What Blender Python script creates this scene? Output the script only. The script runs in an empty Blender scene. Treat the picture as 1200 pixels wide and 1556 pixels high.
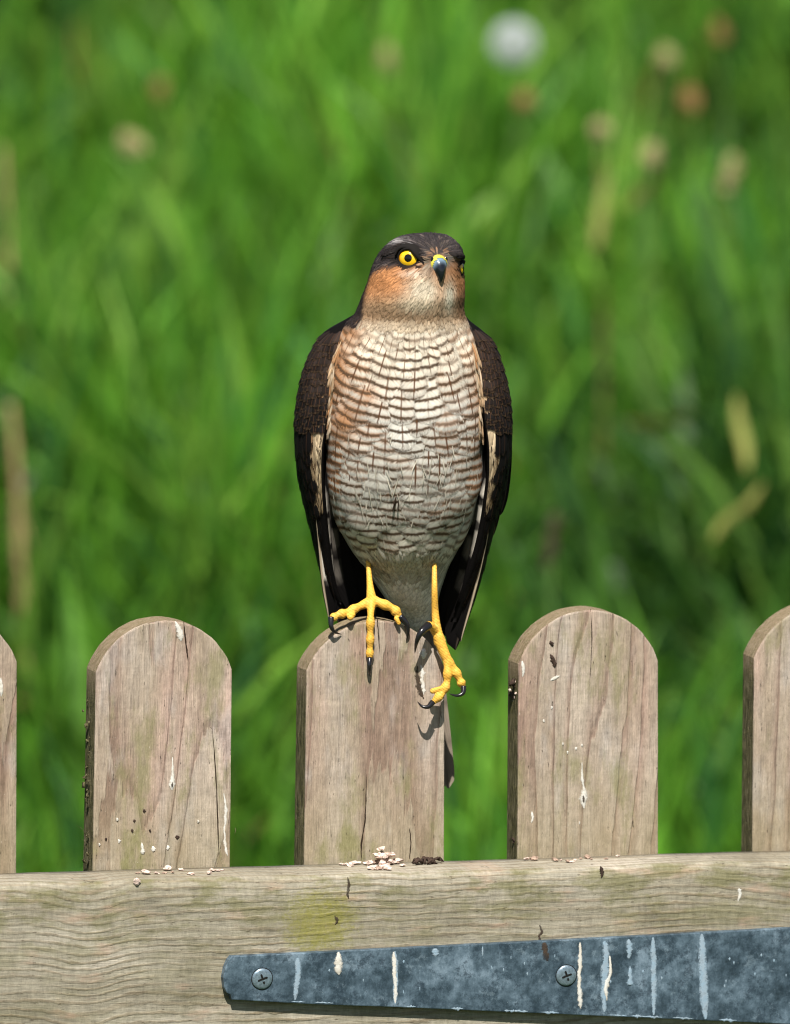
import bpy, bmesh, math, random
import numpy as np
from mathutils import Vector, Matrix, noise
from mathutils.bvhtree import BVHTree

random.seed(7)
rng = np.random.default_rng(7)
sc = bpy.context.scene
col = sc.collection

# ------------------------------------------------------------------ camera, world, sun, exposure
S = 0.00036            # metres per photograph pixel at the bird
DIST = 6.0
PITCH, ROLL = math.radians(7.5), math.radians(0.2)
FWD = Vector((0, math.cos(PITCH), -math.sin(PITCH)))
_r0, _u0 = Vector((1, 0, 0)), Vector((0, math.sin(PITCH), math.cos(PITCH)))
RIGHT = _r0 * math.cos(ROLL) + _u0 * math.sin(ROLL)
UP = _u0 * math.cos(ROLL) - _r0 * math.sin(ROLL)
TGT = Vector((0, 0, 1.05))
CAM = TGT - FWD * DIST
cam_d = bpy.data.cameras.new('camera')
cam = bpy.data.objects.new('camera', cam_d)
col.objects.link(cam)
m = Matrix((RIGHT, UP, -FWD)).transposed().to_4x4()
m.translation = CAM
cam.matrix_world = m
cam_d.sensor_fit = 'HORIZONTAL'
cam_d.sensor_width = 36
cam_d.lens = 36 * DIST / (1200 * S)
cam_d.clip_start, cam_d.clip_end = 0.1, 2000
cam_d.dof.use_dof = True
cam_d.dof.focus_distance = 5.975
cam_d.dof.aperture_fstop = 11.5
sc.camera = cam

SUN_EL, SUN_AZ = math.radians(55), math.radians(180)     # azimuth clockwise from +Y (behind the camera)
w = bpy.data.worlds.new('World'); sc.world = w; w.use_nodes = True
nt = w.node_tree; nt.nodes.clear()
sky = nt.nodes.new('ShaderNodeTexSky'); sky.sky_type = 'NISHITA'; sky.sun_disc = False
sky.sun_elevation = SUN_EL; sky.sun_rotation = SUN_AZ
bg = nt.nodes.new('ShaderNodeBackground'); bg.inputs['Strength'].default_value = 0.05
wo = nt.nodes.new('ShaderNodeOutputWorld')
nt.links.new(sky.outputs[0], bg.inputs[0]); nt.links.new(bg.outputs[0], wo.inputs[0])
sun_d = bpy.data.lights.new('sun', 'SUN'); sun_d.energy = 5.0; sun_d.angle = math.radians(0.5); sun_d.color = (1, .96, .89)
sun = bpy.data.objects.new('sun', sun_d); col.objects.link(sun)
sdir = Vector((math.sin(SUN_AZ) * math.cos(SUN_EL), math.cos(SUN_AZ) * math.cos(SUN_EL), math.sin(SUN_EL)))
sun.rotation_euler = sdir.to_track_quat('Z', 'Y').to_euler(); sun.location = (0, -3, 6)
vs = sc.view_settings
vs.view_transform = 'Standard'; vs.look = 'None'; vs.gamma = 1; vs.use_curve_mapping = False; vs.exposure = 0.7
sc.cycles.use_denoising = True; sc.cycles.filter_width = 1.1
sc.cycles.max_bounces = 6; sc.cycles.transparent_max_bounces = 8

# ------------------------------------------------------------------ layout helpers
def at(X, Y, y=0.0):
    """world point seen at photograph pixel (X, Y) on the vertical plane at depth y"""
    d = FWD + (RIGHT * (X - 600) + UP * (778 - Y)) * (S / DIST)
    return CAM + d * ((y - CAM.y) / d.y)

def px(p):
    """photograph pixel of a world point"""
    v = Vector(p) - CAM
    z = v.dot(FWD)
    k = DIST / (S * z)
    return 600 + v.dot(RIGHT) * k, 778 - v.dot(UP) * k

def spl(xs, ys, x):
    xs = np.asarray(xs, float); ys = np.asarray(ys, float)
    dd = np.gradient(ys, xs)
    x = np.clip(x, xs[0], xs[-1])
    i = np.clip(np.searchsorted(xs, x) - 1, 0, len(xs) - 2)
    h = xs[i + 1] - xs[i]; t = (x - xs[i]) / h
    return ((2*t**3 - 3*t**2 + 1) * ys[i] + (t**3 - 2*t**2 + t) * h * dd[i]
            + (-2*t**3 + 3*t**2) * ys[i + 1] + (t**3 - t**2) * h * dd[i + 1])

def sstep(a, b, x):
    t = np.clip((x - a) / (b - a), 0, 1)
    return t * t * (3 - 2 * t)

def n3(x, y, z=0.0):
    return noise.noise(Vector((x, y, z)))

# ------------------------------------------------------------------ scene helpers
def thing(name, label, cat, loc=(0, 0, 0), group=None):
    o = bpy.data.objects.new(name, None); col.objects.link(o)
    o.location = loc; o.empty_display_size = .01
    o['label'] = label; o['category'] = cat
    if group: o['group'] = group
    return o

def tag(o, label, cat, group=None):
    o['label'] = label; o['category'] = cat
    if group: o['group'] = group
    return o

def mesh_obj(name, verts, faces, mat, parent=None, origin=(0, 0, 0), smooth=True, attrs=None, uv=None):
    """verts in the parent's space, moved so that `origin` is the object's own origin"""
    me = bpy.data.meshes.new(name)
    ox = np.asarray(origin, float)
    v = np.asarray([tuple(p) for p in verts], float) - ox
    me.from_pydata(v.tolist(), [], [tuple(f) for f in faces])
    mats = mat if isinstance(mat, (list, tuple)) else [mat]
    for mm in mats: me.materials.append(mm)
    if attrs:
        for k, a in attrs.items():
            at_ = me.attributes.new(k, 'FLOAT_COLOR', 'POINT')
            at_.data.foreach_set('color', np.asarray(a, np.float32).ravel())
    if uv is not None:
        ul = me.uv_layers.new(name='UVMap')
        li = np.empty(len(me.loops), np.int32); me.loops.foreach_get('vertex_index', li)
        ul.data.foreach_set('uv', np.asarray(uv, np.float32)[li].ravel())
    if smooth: me.polygons.foreach_set('use_smooth', [True] * len(me.polygons))
    me.update()
    o = bpy.data.objects.new(name, me); col.objects.link(o)
    o.location = origin
    if parent is not None: o.parent = parent
    return o

def grid_faces(n, m, base=0, close=False):
    f = []
    for i in range(n - 1):
        for j in range(m if close else m - 1):
            a = base + i * m + j; b = base + i * m + (j + 1) % m
            f.append((a, b, b + m, a + m))
    return f

def tube(path, radii, seg=10, flat=1.0, cap=True):
    """tube along points; returns verts, faces"""
    P = [Vector(p) for p in path]; V = []; F = []
    up = Vector((0, 1, 0))
    for i, p in enumerate(P):
        t = (P[min(i + 1, len(P) - 1)] - P[max(i - 1, 0)]).normalized()
        a = t.cross(up)
        if a.length < 1e-4: a = t.cross(Vector((1, 0, 0)))
        a.normalize(); b = a.cross(t).normalized()
        for k in range(seg):
            an = 2 * math.pi * k / seg
            V.append(p + a * math.cos(an) * radii[i] + b * math.sin(an) * radii[i] * flat)
    F = grid_faces(len(P), seg, 0, True)
    if cap:
        c0 = len(V); V.append(P[0]); V.append(P[-1])
        n = len(P)
        for k in range(seg):
            F.append((c0, (k + 1) % seg, k)); F.append((c0 + 1, (n - 1) * seg + k, (n - 1) * seg + (k + 1) % seg))
    return V, F

def dense(path, n):
    """smooth resample of a control polyline"""
    P = np.array([tuple(p) for p in path], float)
    t = np.linspace(0, 1, len(P)); q = np.linspace(0, 1, n)
    return [Vector((spl(t, P[:, 0], x), spl(t, P[:, 1], x), spl(t, P[:, 2], x))) for x in q]

def lin(vals, n):
    return np.interp(np.linspace(0, 1, n), np.linspace(0, 1, len(vals)), vals)

def ellipsoid(c, r, rot=None, nu=20, nv=12):
    V = []
    for i in range(nv + 1):
        th = math.pi * i / nv
        for j in range(nu):
            ph = 2 * math.pi * j / nu
            p = Vector((math.sin(th) * math.cos(ph) * r[0], math.sin(th) * math.sin(ph) * r[1], math.cos(th) * r[2]))
            if rot: p = rot @ p
            V.append(Vector(c) + p)
    return V, grid_faces(nv + 1, nu, 0, True)

# ------------------------------------------------------------------ material helpers
class NT:
    def __init__(self, name):
        self.m = bpy.data.materials.new(name); self.m.use_nodes = True
        self.t = self.m.node_tree; self.t.nodes.clear()
        self.out = self.t.nodes.new('ShaderNodeOutputMaterial')
    def n(self, typ, **kw):
        nd = self.t.nodes.new(typ)
        for k, v in kw.items(): setattr(nd, k, v)
        return nd
    def set(self, sock, v):
        if isinstance(v, bpy.types.NodeSocket): self.t.links.new(v, sock)
        elif v is not None:
            if isinstance(v, (tuple, list)) and len(v) == 3 and sock.type == 'RGBA': v = (*v, 1)
            sock.default_value = v
    def math(self, op, a, b=None, c=None, clamp=False):
        nd = self.n('ShaderNodeMath', operation=op, use_clamp=clamp)
        self.set(nd.inputs[0], a)
        if b is not None: self.set(nd.inputs[1], b)
        if c is not None: self.set(nd.inputs[2], c)
        return nd.outputs[0]
    def ss(self, a, b, x):
        nd = self.n('ShaderNodeMapRange', interpolation_type='SMOOTHSTEP')
        self.set(nd.inputs['Value'], x); self.set(nd.inputs['From Min'], a); self.set(nd.inputs['From Max'], b)
        return nd.outputs[0]
    def mr(self, x, a, b, c, d):
        nd = self.n('ShaderNodeMapRange')
        for i, v in enumerate((x, a, b, c, d)): self.set(nd.inputs[i], v)
        return nd.outputs[0]
    def mix(self, f, a, b, blend='MIX'):
        nd = self.n('ShaderNodeMix', data_type='RGBA', blend_type=blend)
        self.set(nd.inputs[0], f); self.set(nd.inputs[6], a); self.set(nd.inputs[7], b)
        return nd.outputs[2]
    def noise(self, vec, scale, detail=3, rough=.55, dim='3D', dist=0.0):
        nd = self.n('ShaderNodeTexNoise', noise_dimensions=dim)
        if vec is not None: self.set(nd.inputs['Vector'], vec)
        self.set(nd.inputs['Scale'], scale); self.set(nd.inputs['Detail'], detail); self.set(nd.inputs['Roughness'], rough)
        self.set(nd.inputs['Distortion'], dist)
        return nd.outputs[0]
    def xyz(self, v):
        nd = self.n('ShaderNodeSeparateXYZ'); self.set(nd.inputs[0], v); return nd.outputs
    def vec(self, x, y, z):
        nd = self.n('ShaderNodeCombineXYZ')
        for i, v in enumerate((x, y, z)): self.set(nd.inputs[i], v)
        return nd.outputs[0]
    def attr(self, name):
        nd = self.n('ShaderNodeAttribute', attribute_name=name); return nd
    def obj(self): return self.n('ShaderNodeTexCoord').outputs['Object']
    def gen(self): return self.n('ShaderNodeTexCoord').outputs['Generated']
    def ramp(self, f, stops):
        nd = self.n('ShaderNodeValToRGB'); self.set(nd.inputs[0], f)
        e = nd.color_ramp.elements
        while len(e) < len(stops): e.new(.5)
        for i, (p, c) in enumerate(stops): e[i].position = p; e[i].color = (*c, 1)
        return nd.outputs[0]
    def bump(self, h, strength=.5, dist=.001, normal=None):
        nd = self.n('ShaderNodeBump'); self.set(nd.inputs['Height'], h)
        self.set(nd.inputs['Strength'], strength); self.set(nd.inputs['Distance'], dist)
        if normal is not None: self.set(nd.inputs['Normal'], normal)
        return nd.outputs[0]
    def bsdf(self, color, rough=.6, spec=.3, metal=0, normal=None, coat=0, coat_rough=.05, sub=0):
        b = self.n('ShaderNodeBsdfPrincipled')
        self.set(b.inputs['Base Color'], color); self.set(b.inputs['Roughness'], rough)
        self.set(b.inputs['Specular IOR Level'], spec); self.set(b.inputs['Metallic'], metal)
        if normal is not None: self.set(b.inputs['Normal'], normal)
        if coat: self.set(b.inputs['Coat Weight'], coat); self.set(b.inputs['Coat Roughness'], coat_rough)
        if sub:
            self.set(b.inputs['Subsurface Weight'], sub); self.set(b.inputs['Subsurface Scale'], .002)
        self.t.links.new(b.outputs[0], self.out.inputs[0])
        return b

def simple(name, c, rough=.5, spec=.3, var=.0, scale=400, **kw):
    t = NT(name)
    if var:
        f = t.noise(t.obj(), scale, 4)
        k = t.mr(f, .3, .7, 1 - var, 1 + var)
        cc = t.mix(1.0, c, t.vec(k, k, k), 'MULTIPLY')
        t.bsdf(cc, rough, spec, normal=t.bump(f, .4, .0004), **kw)
    else:
        t.bsdf(c, rough, spec, **kw)
    return t.m

# ---- wood of the pickets (local x across, z up)
def wood_picket():
    t = NT('weathered picket wood')
    o = t.obj(); x, y, z = t.xyz(o)
    rnd = t.n('ShaderNodeObjectInfo').outputs['Random']
    off = t.math('MULTIPLY', rnd, 37.0)
    V = lambda sx, sz, k=1.0: t.vec(t.math('ADD', t.math('MULTIPLY', x, sx), t.math('MULTIPLY', off, k)), t.math('MULTIPLY', y, sx), t.math('ADD', t.math('MULTIPLY', z, sz), off))
    broad = t.noise(V(26, 7), 1, 5, .6)
    base = t.ramp(broad, [(.28, (.22, .17, .12)), (.44, (.335, .262, .195)), (.58, (.385, .315, .25)), (.74, (.50, .415, .335))])
    # growth rings: contour lines of a stretched field, each fading in slowly and ending sharply
    wig = t.noise(V(160, 22, .6), 1, 3, .6)
    fld = t.math('ADD', t.noise(V(19, 2.4, 1.7), 1, 1, .4), t.math('MULTIPLY', wig, .045))
    fr = t.math('FRACT', t.math('MULTIPLY', fld, 10.0))
    late = t.math('MULTIPLY', t.ss(.50, .95, fr), t.math('SUBTRACT', 1.0, t.ss(.955, 1.0, fr)))
    core = t.math('MULTIPLY', t.ss(.84, .95, fr), t.math('SUBTRACT', 1.0, t.ss(.955, .99, fr)))
    patch = t.mr(t.noise(V(30, 14, 3.1), 1, 3), .35, .65, .35, 1.0)
    c = t.mix(t.math('MULTIPLY', late, .48), base, (.235, .14, .105))
    c = t.mix(t.math('MULTIPLY', t.math('MULTIPLY', core, patch), .42), c, (.115, .065, .045))
    # pinkish and grey casts
    c = t.mix(t.math('MULTIPLY', t.ss(.48, .72, t.noise(V(38, 5, 2.2), 1, 4)), t.mr(z, -.13, -.05, .15, .6)), c, (.47, .315, .26))
    c = t.mix(t.math('MULTIPLY', t.ss(.52, .70, t.noise(V(55, 20, 4.2), 1, 4)), .45), c, (.39, .355, .33))
    # long grain in three sizes, mottling, faint broken saw marks
    fine = t.noise(V(1700, 70), 1, 3, .7)
    med = t.noise(V(420, 26), 1, 4, .65)
    mot = t.noise(V(190, 120), 1, 5, .72)
    saw = t.noise(t.vec(t.math('MULTIPLY', x, 45), off, t.math('MULTIPLY', z, 430)), 1, 3, .7)
    k = t.math('ADD', t.mr(fine, .3, .7, .72, 1.26), t.mr(med, .3, .7, -.17, .17))
    k = t.math('ADD', k, t.mr(mot, .3, .7, -.20, .20))
    k = t.math('ADD', k, t.math('MULTIPLY', t.mr(saw, .3, .7, -.10, .10), t.ss(.42, .6, broad)))
    c = t.mix(1.0, c, t.vec(k, k, k), 'MULTIPLY')
    # algae: lower part, streaks and patches
    low = t.ss(-.075, -.14, z)
    g1 = t.noise(V(48, 18, .3), 1, 6, .66)
    al = t.math('MULTIPLY', t.math('ADD', t.math('MULTIPLY', low, .55), t.ss(.50, .66, g1)), .66, clamp=True)
    c = t.mix(al, c, t.mix(t.noise(V(420, 160), 1, 4, .7), (.115, .11, .04), (.32, .29, .15)))
    # dark fibres, grime flecks and pale flecks
    sp = t.ss(.66, .73, t.noise(V(760, 120), 1, 3, .6))
    c = t.mix(t.math('MULTIPLY', sp, t.mr(z, -.14, .0, .8, .45)), c, (.065, .048, .032))
    lt = t.ss(.66, .74, t.noise(V(900, 380, .9), 1, 3, .6))
    c = t.mix(t.math('MULTIPLY', lt, .55), c, (.62, .56, .48))
    h = t.math('ADD', t.math('MULTIPLY', fine, .8), t.math('MULTIPLY', core, -.5))
    h = t.math('ADD', h, t.math('ADD', t.math('MULTIPLY', mot, .8), t.math('MULTIPLY', sp, -1.0)))
    t.bsdf(c, .85, .2, normal=t.bump(h, .85, .0009))
    return t.m

def wood_edge():
    t = NT('sawn mossy picket edge')
    o = t.obj(); x, y, z = t.xyz(o)
    off = t.math('MULTIPLY', t.n('ShaderNodeObjectInfo').outputs['Random'], 23.0)
    v = t.vec(t.math('ADD', t.math('MULTIPLY', x, 300), off), t.math('MULTIPLY', y, 900), t.math('MULTIPLY', z, 120))
    a = t.noise(v, 1, 5, .65)
    b = t.noise(o, 900, 4, .7)
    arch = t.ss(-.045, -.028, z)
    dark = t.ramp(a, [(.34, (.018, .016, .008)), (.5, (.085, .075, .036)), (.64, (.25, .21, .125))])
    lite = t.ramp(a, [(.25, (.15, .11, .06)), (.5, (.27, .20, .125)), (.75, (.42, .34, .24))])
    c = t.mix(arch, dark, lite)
    c = t.mix(t.ss(.5, .68, b), c, (.13, .12, .04))
    h = t.math('ADD', a, b)
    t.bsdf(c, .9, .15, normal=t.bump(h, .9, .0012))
    return t.m

def wood_rail():
    t = NT('ridged weathered rail wood')
    o = t.obj(); x, y, z = t.xyz(o)
    # growth rings run along the rail; a knot bends them near the left end
    def hump(x0, w_):
        g = t.math('DIVIDE', t.math('SUBTRACT', x, x0), w_)
        return t.math('POWER', 2.718, t.math('MULTIPLY', t.math('MULTIPLY', g, g), -1.0))
    zz = t.math('ADD', z, t.math('MULTIPLY', hump(-.172, .022), .0065))
    zz = t.math('ADD', zz, t.math('MULTIPLY', hump(.165, .055), -.0045))
    zz = t.math('ADD', zz, t.math('MULTIPLY', x, .012))
    wob = t.noise(t.vec(t.math('MULTIPLY', x, 9), t.math('MULTIPLY', y, 20), t.math('MULTIPLY', zz, 34)), 1, 1)
    wob2 = t.noise(t.vec(t.math('MULTIPLY', x, 95), t.math('MULTIPLY', y, 60), t.math('MULTIPLY', zz, 260)), 1, 3, .6)
    ph = t.math('ADD', t.math('MULTIPLY', t.math('ADD', zz, t.math('MULTIPLY', y, .5)), 235), t.math('ADD', t.math('MULTIPLY', wob, 3.2), t.math('MULTIPLY', wob2, .8)))
    tri = t.math('ABSOLUTE', t.math('SUBTRACT', t.math('FRACT', ph), .5))
    late = t.ss(.22, .44, tri)
    broad = t.noise(t.vec(t.math('MULTIPLY', x, 11), t.math('MULTIPLY', y, 9), t.math('MULTIPLY', z, 36)), 1, 5, .62)
    base = t.ramp(broad, [(.28, (.165, .148, .105)), (.44, (.26, .232, .174)), (.58, (.315, .284, .222)), (.74, (.41, .365, .30))])
    amt = t.mr(t.noise(t.vec(t.math('MULTIPLY', x, 22), 0.0, t.math('MULTIPLY', z, 85)), 1, 4, .6), .32, .68, .10, .70)
    c = t.mix(t.math('MULTIPLY', late, amt), base, (.17, .125, .072))
    fine = t.noise(t.vec(t.math('MULTIPLY', x, 75), t.math('MULTIPLY', y, 1400), t.math('MULTIPLY', z, 1700)), 1, 4, .7)
    med = t.noise(t.vec(t.math('MULTIPLY', x, 60), t.math('MULTIPLY', y, 300), t.math('MULTIPLY', z, 420)), 1, 4, .65)
    cross = t.noise(t.vec(t.math('MULTIPLY', x, 520), t.math('MULTIPLY', y, 90), t.math('MULTIPLY', z, 170)), 1, 4, .7)
    k = t.math('ADD', t.mr(fine, .3, .7, .72, 1.24), t.mr(cross, .3, .7, -.17, .17))
    k = t.math('ADD', k, t.mr(med, .3, .7, -.16, .16))
    c = t.mix(1.0, c, t.vec(k, k, k), 'MULTIPLY')
    c = t.mix(t.math('MULTIPLY', t.ss(.55, .72, t.noise(t.vec(t.math('MULTIPLY', x, 26), 3.0, t.math('MULTIPLY', z, 90)), 1, 4)), .5), c, (.42, .27, .19))
    # green film along the top of the front face
    top = t.ss(-.055, -.006, z)
    g = t.noise(t.vec(t.math('MULTIPLY', x, 34), t.math('MULTIPLY', y, 30), t.math('MULTIPLY', z, 90)), 1, 6, .7)
    al = t.math('MULTIPLY', t.ss(.44, .62, g), t.mr(top, 0.0, 1.0, .22, .70))
    al = t.math('MULTIPLY', al, t.ss(-.0295, -.0345, y))
    c = t.mix(al, c, t.mix(cross, (.085, .085, .03), (.20, .185, .085)))
    # the moss patch above the hinge
    mx = t.math('DIVIDE', t.math('SUBTRACT', x, -.0405), .0165); mz = t.math('DIVIDE', t.math('ADD', z, .0255), .0140)
    d = t.math('ADD', t.math('MULTIPLY', mx, mx), t.math('MULTIPLY', mz, mz))
    pn = t.noise(t.vec(t.math('MULTIPLY', x, 300), t.math('MULTIPLY', y, 200), t.math('MULTIPLY', z, 420)), 1, 5, .75)
    moss = t.math('MULTIPLY', t.ss(2.6, -.3, t.math('ADD', d, t.mr(pn, .3, .7, -1.1, 1.1))), .8)
    c = t.mix(moss, c, t.mix(t.noise(o, 700, 4, .7), (.12, .115, .014), (.27, .25, .05)))
    # dark checks
    ck = t.noise(t.vec(t.math('MULTIPLY', x, 190), t.math('MULTIPLY', y, 100), t.math('MULTIPLY', z, 800)), 1, 3, .6)
    c = t.mix(t.math('MULTIPLY', t.ss(.64, .72, ck), .7), c, (.06, .045, .028))
    h = t.math('ADD', t.math('MULTIPLY', t.math('MULTIPLY', late, amt), 1.0), t.math('MULTIPLY', fine, .6))
    h = t.math('ADD', h, t.math('MULTIPLY', cross, .6))
    t.bsdf(c, .85, .2, normal=t.bump(h, .5, .0008))
    return t.m

def galvanised():
    t = NT('stained galvanised steel')
    o = t.obj(); x, y, z = t.xyz(o)
    a = t.noise(o, 42, 9, .74)
    b = t.noise(t.vec(t.math('MULTIPLY', x, 260), t.math('MULTIPLY', y, 200), t.math('MULTIPLY', z, 190)), 1, 6, .78)
    vo = t.n('ShaderNodeTexVoronoi'); t.set(vo.inputs['Vector'], o); t.set(vo.inputs['Scale'], 330)
    sp = t.xyz(vo.outputs['Color'])[0]
    scr = t.noise(t.vec(t.math('MULTIPLY', x, 900), 0.0, t.math('MULTIPLY', z, 60)), 1, 3, .6)
    f = t.math('ADD', t.math('MULTIPLY', a, .78), t.math('ADD', t.math('MULTIPLY', b, .20), t.math('MULTIPLY', sp, .035)))
    f = t.math('ADD', f, t.mr(scr, .3, .7, -.012, .012))
    c = t.ramp(f, [(.37, (.022, .036, .048)), (.47, (.052, .082, .108)), (.55, (.10, .148, .188)), (.65, (.20, .27, .33))])
    c = t.mix(t.math('MULTIPLY', t.ss(.50, .60, t.noise(o, 130, 9, .82)), .72), c, (.020, .036, .052))
    c = t.mix(t.math('MULTIPLY', t.ss(.56, .64, t.noise(o, 95, 9, .8)), .4), c, (.26, .34, .40))
    fl = t.ss(.68, .73, t.noise(o, 1100, 3, .6))
    c = t.mix(t.math('MULTIPLY', fl, .5), c, (.5, .56, .6))
    t.bsdf(c, t.mr(f, .42, .6, .38, .62), .45, metal=.3, normal=t.bump(t.math('ADD', f, t.math('MULTIPLY', sp, .05)), .35, .0006))
    return t.m

# ---- feathers
def plumage(name='plumage', rough=.7, frayed=True):
    t = NT(name)
    uv = t.n('ShaderNodeUVMap').outputs[0]
    ux, vy, _ = t.xyz(uv)
    au = t.math('ABSOLUTE', t.math('SUBTRACT', t.math('MULTIPLY', ux, 2.0), 1.0))
    colr = t.attr('plume_colour').outputs['Color']
    A = t.attr('plume_marks'); sx = t.n('ShaderNodeSeparateColor'); t.set(sx.inputs[0], A.outputs['Color'])
    phase, bar_s, shaft_s, ruf = sx.outputs[0], sx.outputs[1], sx.outputs[2], A.outputs['Alpha']
    B = t.attr('plume_edge'); sb = t.n('ShaderNodeSeparateColor'); t.set(sb.inputs[0], B.outputs['Color'])
    edge_s, rnd, pale = sb.outputs[0], sb.outputs[1], sb.outputs[2]
    wv = t.math('SUBTRACT', t.math('MULTIPLY', vy, 26.0), t.math('MULTIPLY', au, 9.0))
    sgn = t.math('GREATER_THAN', ux, .5)
    bv = t.vec(wv, t.math('MULTIPLY', au, 1.6), t.math('ADD', t.math('MULTIPLY', rnd, 91.0), t.math('MULTIPLY', sgn, 7.3)))
    barb = t.noise(bv, 1.0, 3, .6)
    ph = t.math('ADD', phase, t.mr(barb, .25, .75, -.13, .13))
    f = t.math('FRACT', ph); d = t.math('ABSOLUTE', t.math('SUBTRACT', f, .5))
    bar = t.math('SUBTRACT', 1.0, t.ss(.06, .26, d))
    halo = t.math('SUBTRACT', 1.0, t.ss(.17, .44, d))
    c = t.mix(t.math('MULTIPLY', halo, t.math('MULTIPLY', ruf, bar_s)), colr, (.37, .155, .055))
    barc = t.mix(t.math('MULTIPLY', ruf, .8), (.080, .057, .039), (.145, .076, .038))
    c = t.mix(t.math('MULTIPLY', bar, bar_s), c, barc)
    sh = t.math('SUBTRACT', 1.0, t.ss(.015, .085, au))
    c = t.mix(t.math('MULTIPLY', sh, shaft_s), c, (.10, .042, .018))
    mx = t.math('MAXIMUM', au, t.mr(vy, .5, 1.0, 0.0, 1.0))
    e = t.ss(.66, .93, mx)
    ec = t.mix(pale, (.17, .105, .06), (.55, .43, .29))
    c = t.mix(t.math('MULTIPLY', e, edge_s), c, ec)
    k = t.mr(barb, .25, .75, .74, 1.2)
    c = t.mix(1.0, c, t.vec(k, k, k), 'MULTIPLY')
    b = t.bsdf(c, rough, .06, normal=t.bump(barb, .35, .0004))
    if not frayed: return t.m
    # frayed outer barbs
    fray = t.math('MULTIPLY', t.ss(.55, 1.0, mx), t.ss(.36, .54, t.noise(bv, 2.3, 2, .6)))
    tr = t.n('ShaderNodeBsdfTransparent'); ms = t.n('ShaderNodeMixShader')
    t.set(ms.inputs[0], t.math('MULTIPLY', fray, .85)); t.t.links.new(b.outputs[0], ms.inputs[1]); t.t.links.new(tr.outputs[0], ms.inputs[2])
    t.t.links.new(ms.outputs[0], t.out.inputs[0])
    return t.m

def skin_yellow():
    t = NT('scaly yellow leg skin')
    o = t.obj()
    vo = t.n('ShaderNodeTexVoronoi'); t.set(vo.inputs['Vector'], o); t.set(vo.inputs['Scale'], 620)
    dd = vo.outputs['Distance']
    n_ = t.noise(o, 260, 4)
    c = t.mix(n_, (.60, .29, .03), (.84, .50, .08))
    c = t.mix(t.math('MULTIPLY', t.ss(.6, .95, dd), .45), c, (.40, .18, .02))
    x, y, z = t.xyz(o)      # ringed scutes
    w_ = t.math('ADD', t.math('MULTIPLY', z, 640), t.math('ADD', t.math('MULTIPLY', x, 420), t.math('MULTIPLY', n_, 1.6)))
    cr = t.ss(.30, .48, t.math('ABSOLUTE', t.math('SUBTRACT', t.math('FRACT', w_), .5)))
    c = t.mix(t.math('MULTIPLY', cr, .5), c, (.36, .17, .025))
    c = t.mix(t.math('MULTIPLY', t.ss(.52, .70, t.noise(o, 140, 4, .6)), .4), c, (.55, .33, .10))
    dd = t.math('ADD', dd, t.math('MULTIPLY', cr, .8))
    t.bsdf(c, .55, .3, normal=t.bump(t.math('SUBTRACT', 1.0, dd), .45, .0004), sub=.05)
    return t.m

M_PICK, M_EDGE, M_RAIL, M_GALV = wood_picket(), wood_edge(), wood_rail(), galvanised()
M_PLUME = plumage()
M_VANE = plumage('firm vane', .55, False)
M_LEG = skin_yellow()
M_TALON = simple('black talon horn', (.012, .011, .012), .22, .5)
def stain(name, c, c2, opac, ragged, sc_=650):
    t = NT(name); A = t.attr('ribbon_side').outputs['Fac']; o = t.obj()
    n1 = t.noise(o, sc_, 5, .7); n2 = t.noise(o, sc_ * .35, 4, .6)
    cc = t.mix(t.ss(.38, .62, n2), c, c2)
    b = t.bsdf(cc, .75, .25, normal=t.bump(n1, .4, .0004))
    a = t.math('SUBTRACT', opac, t.math('MULTIPLY', t.ss(.35, 1.0, t.math('ADD', A, t.mr(n1, .3, .7, -ragged, ragged))), opac))
    a = t.math('MULTIPLY', a, t.mr(n2, .3, .65, .55, 1.1), clamp=True)
    tr = t.n('ShaderNodeBsdfTransparent'); ms = t.n('ShaderNodeMixShader')
    t.set(ms.inputs[0], a); t.t.links.new(tr.outputs[0], ms.inputs[1]); t.t.links.new(b.outputs[0], ms.inputs[2]); t.t.links.new(ms.outputs[0], t.out.inputs[0])
    return t.m
M_WHITE = stain('dried white dropping', (.78, .76, .70), (.55, .51, .44), 1.0, .35)
M_FILM = stain('thin chalky run', (.40, .50, .58), (.26, .36, .44), .85, .45)
M_SMEAR = stain('dark smear', (.035, .025, .018), (.06, .04, .026), .9, .5)
M_CRUMB = simple('pale pinkish crumb', (.58, .45, .38), .85, .15, var=.55, scale=420)
M_DARK = simple('dark brown dried matter', (.045, .028, .02), .85, .2, var=.4, scale=700)
M_CRACK = simple('dark split in wood', (.028, .018, .012), .95, .05)
M_STEEL = simple('dull screw steel', (.22, .29, .34), .38, .5, var=.35, scale=700, metal=.6)

# ================================================================== GROUND
def ground_z(x, y):
    b = .22 * (np.sqrt((y - .5) ** 2 + .02) + (y - .5)) / 2
    b = np.where(y > 5.2, .22 * 4.7 + (1 - np.exp(-(np.maximum(y, 5.2) - 5.2) / 1.2)) * .22 * 1.2, b)
    und = .025 * np.sin(x * 2.1 + y * .7) * np.cos(y * 1.7 - x * .4) * np.exp(-((x / 12) ** 2 + (y / 14) ** 2))
    return b + und

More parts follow.
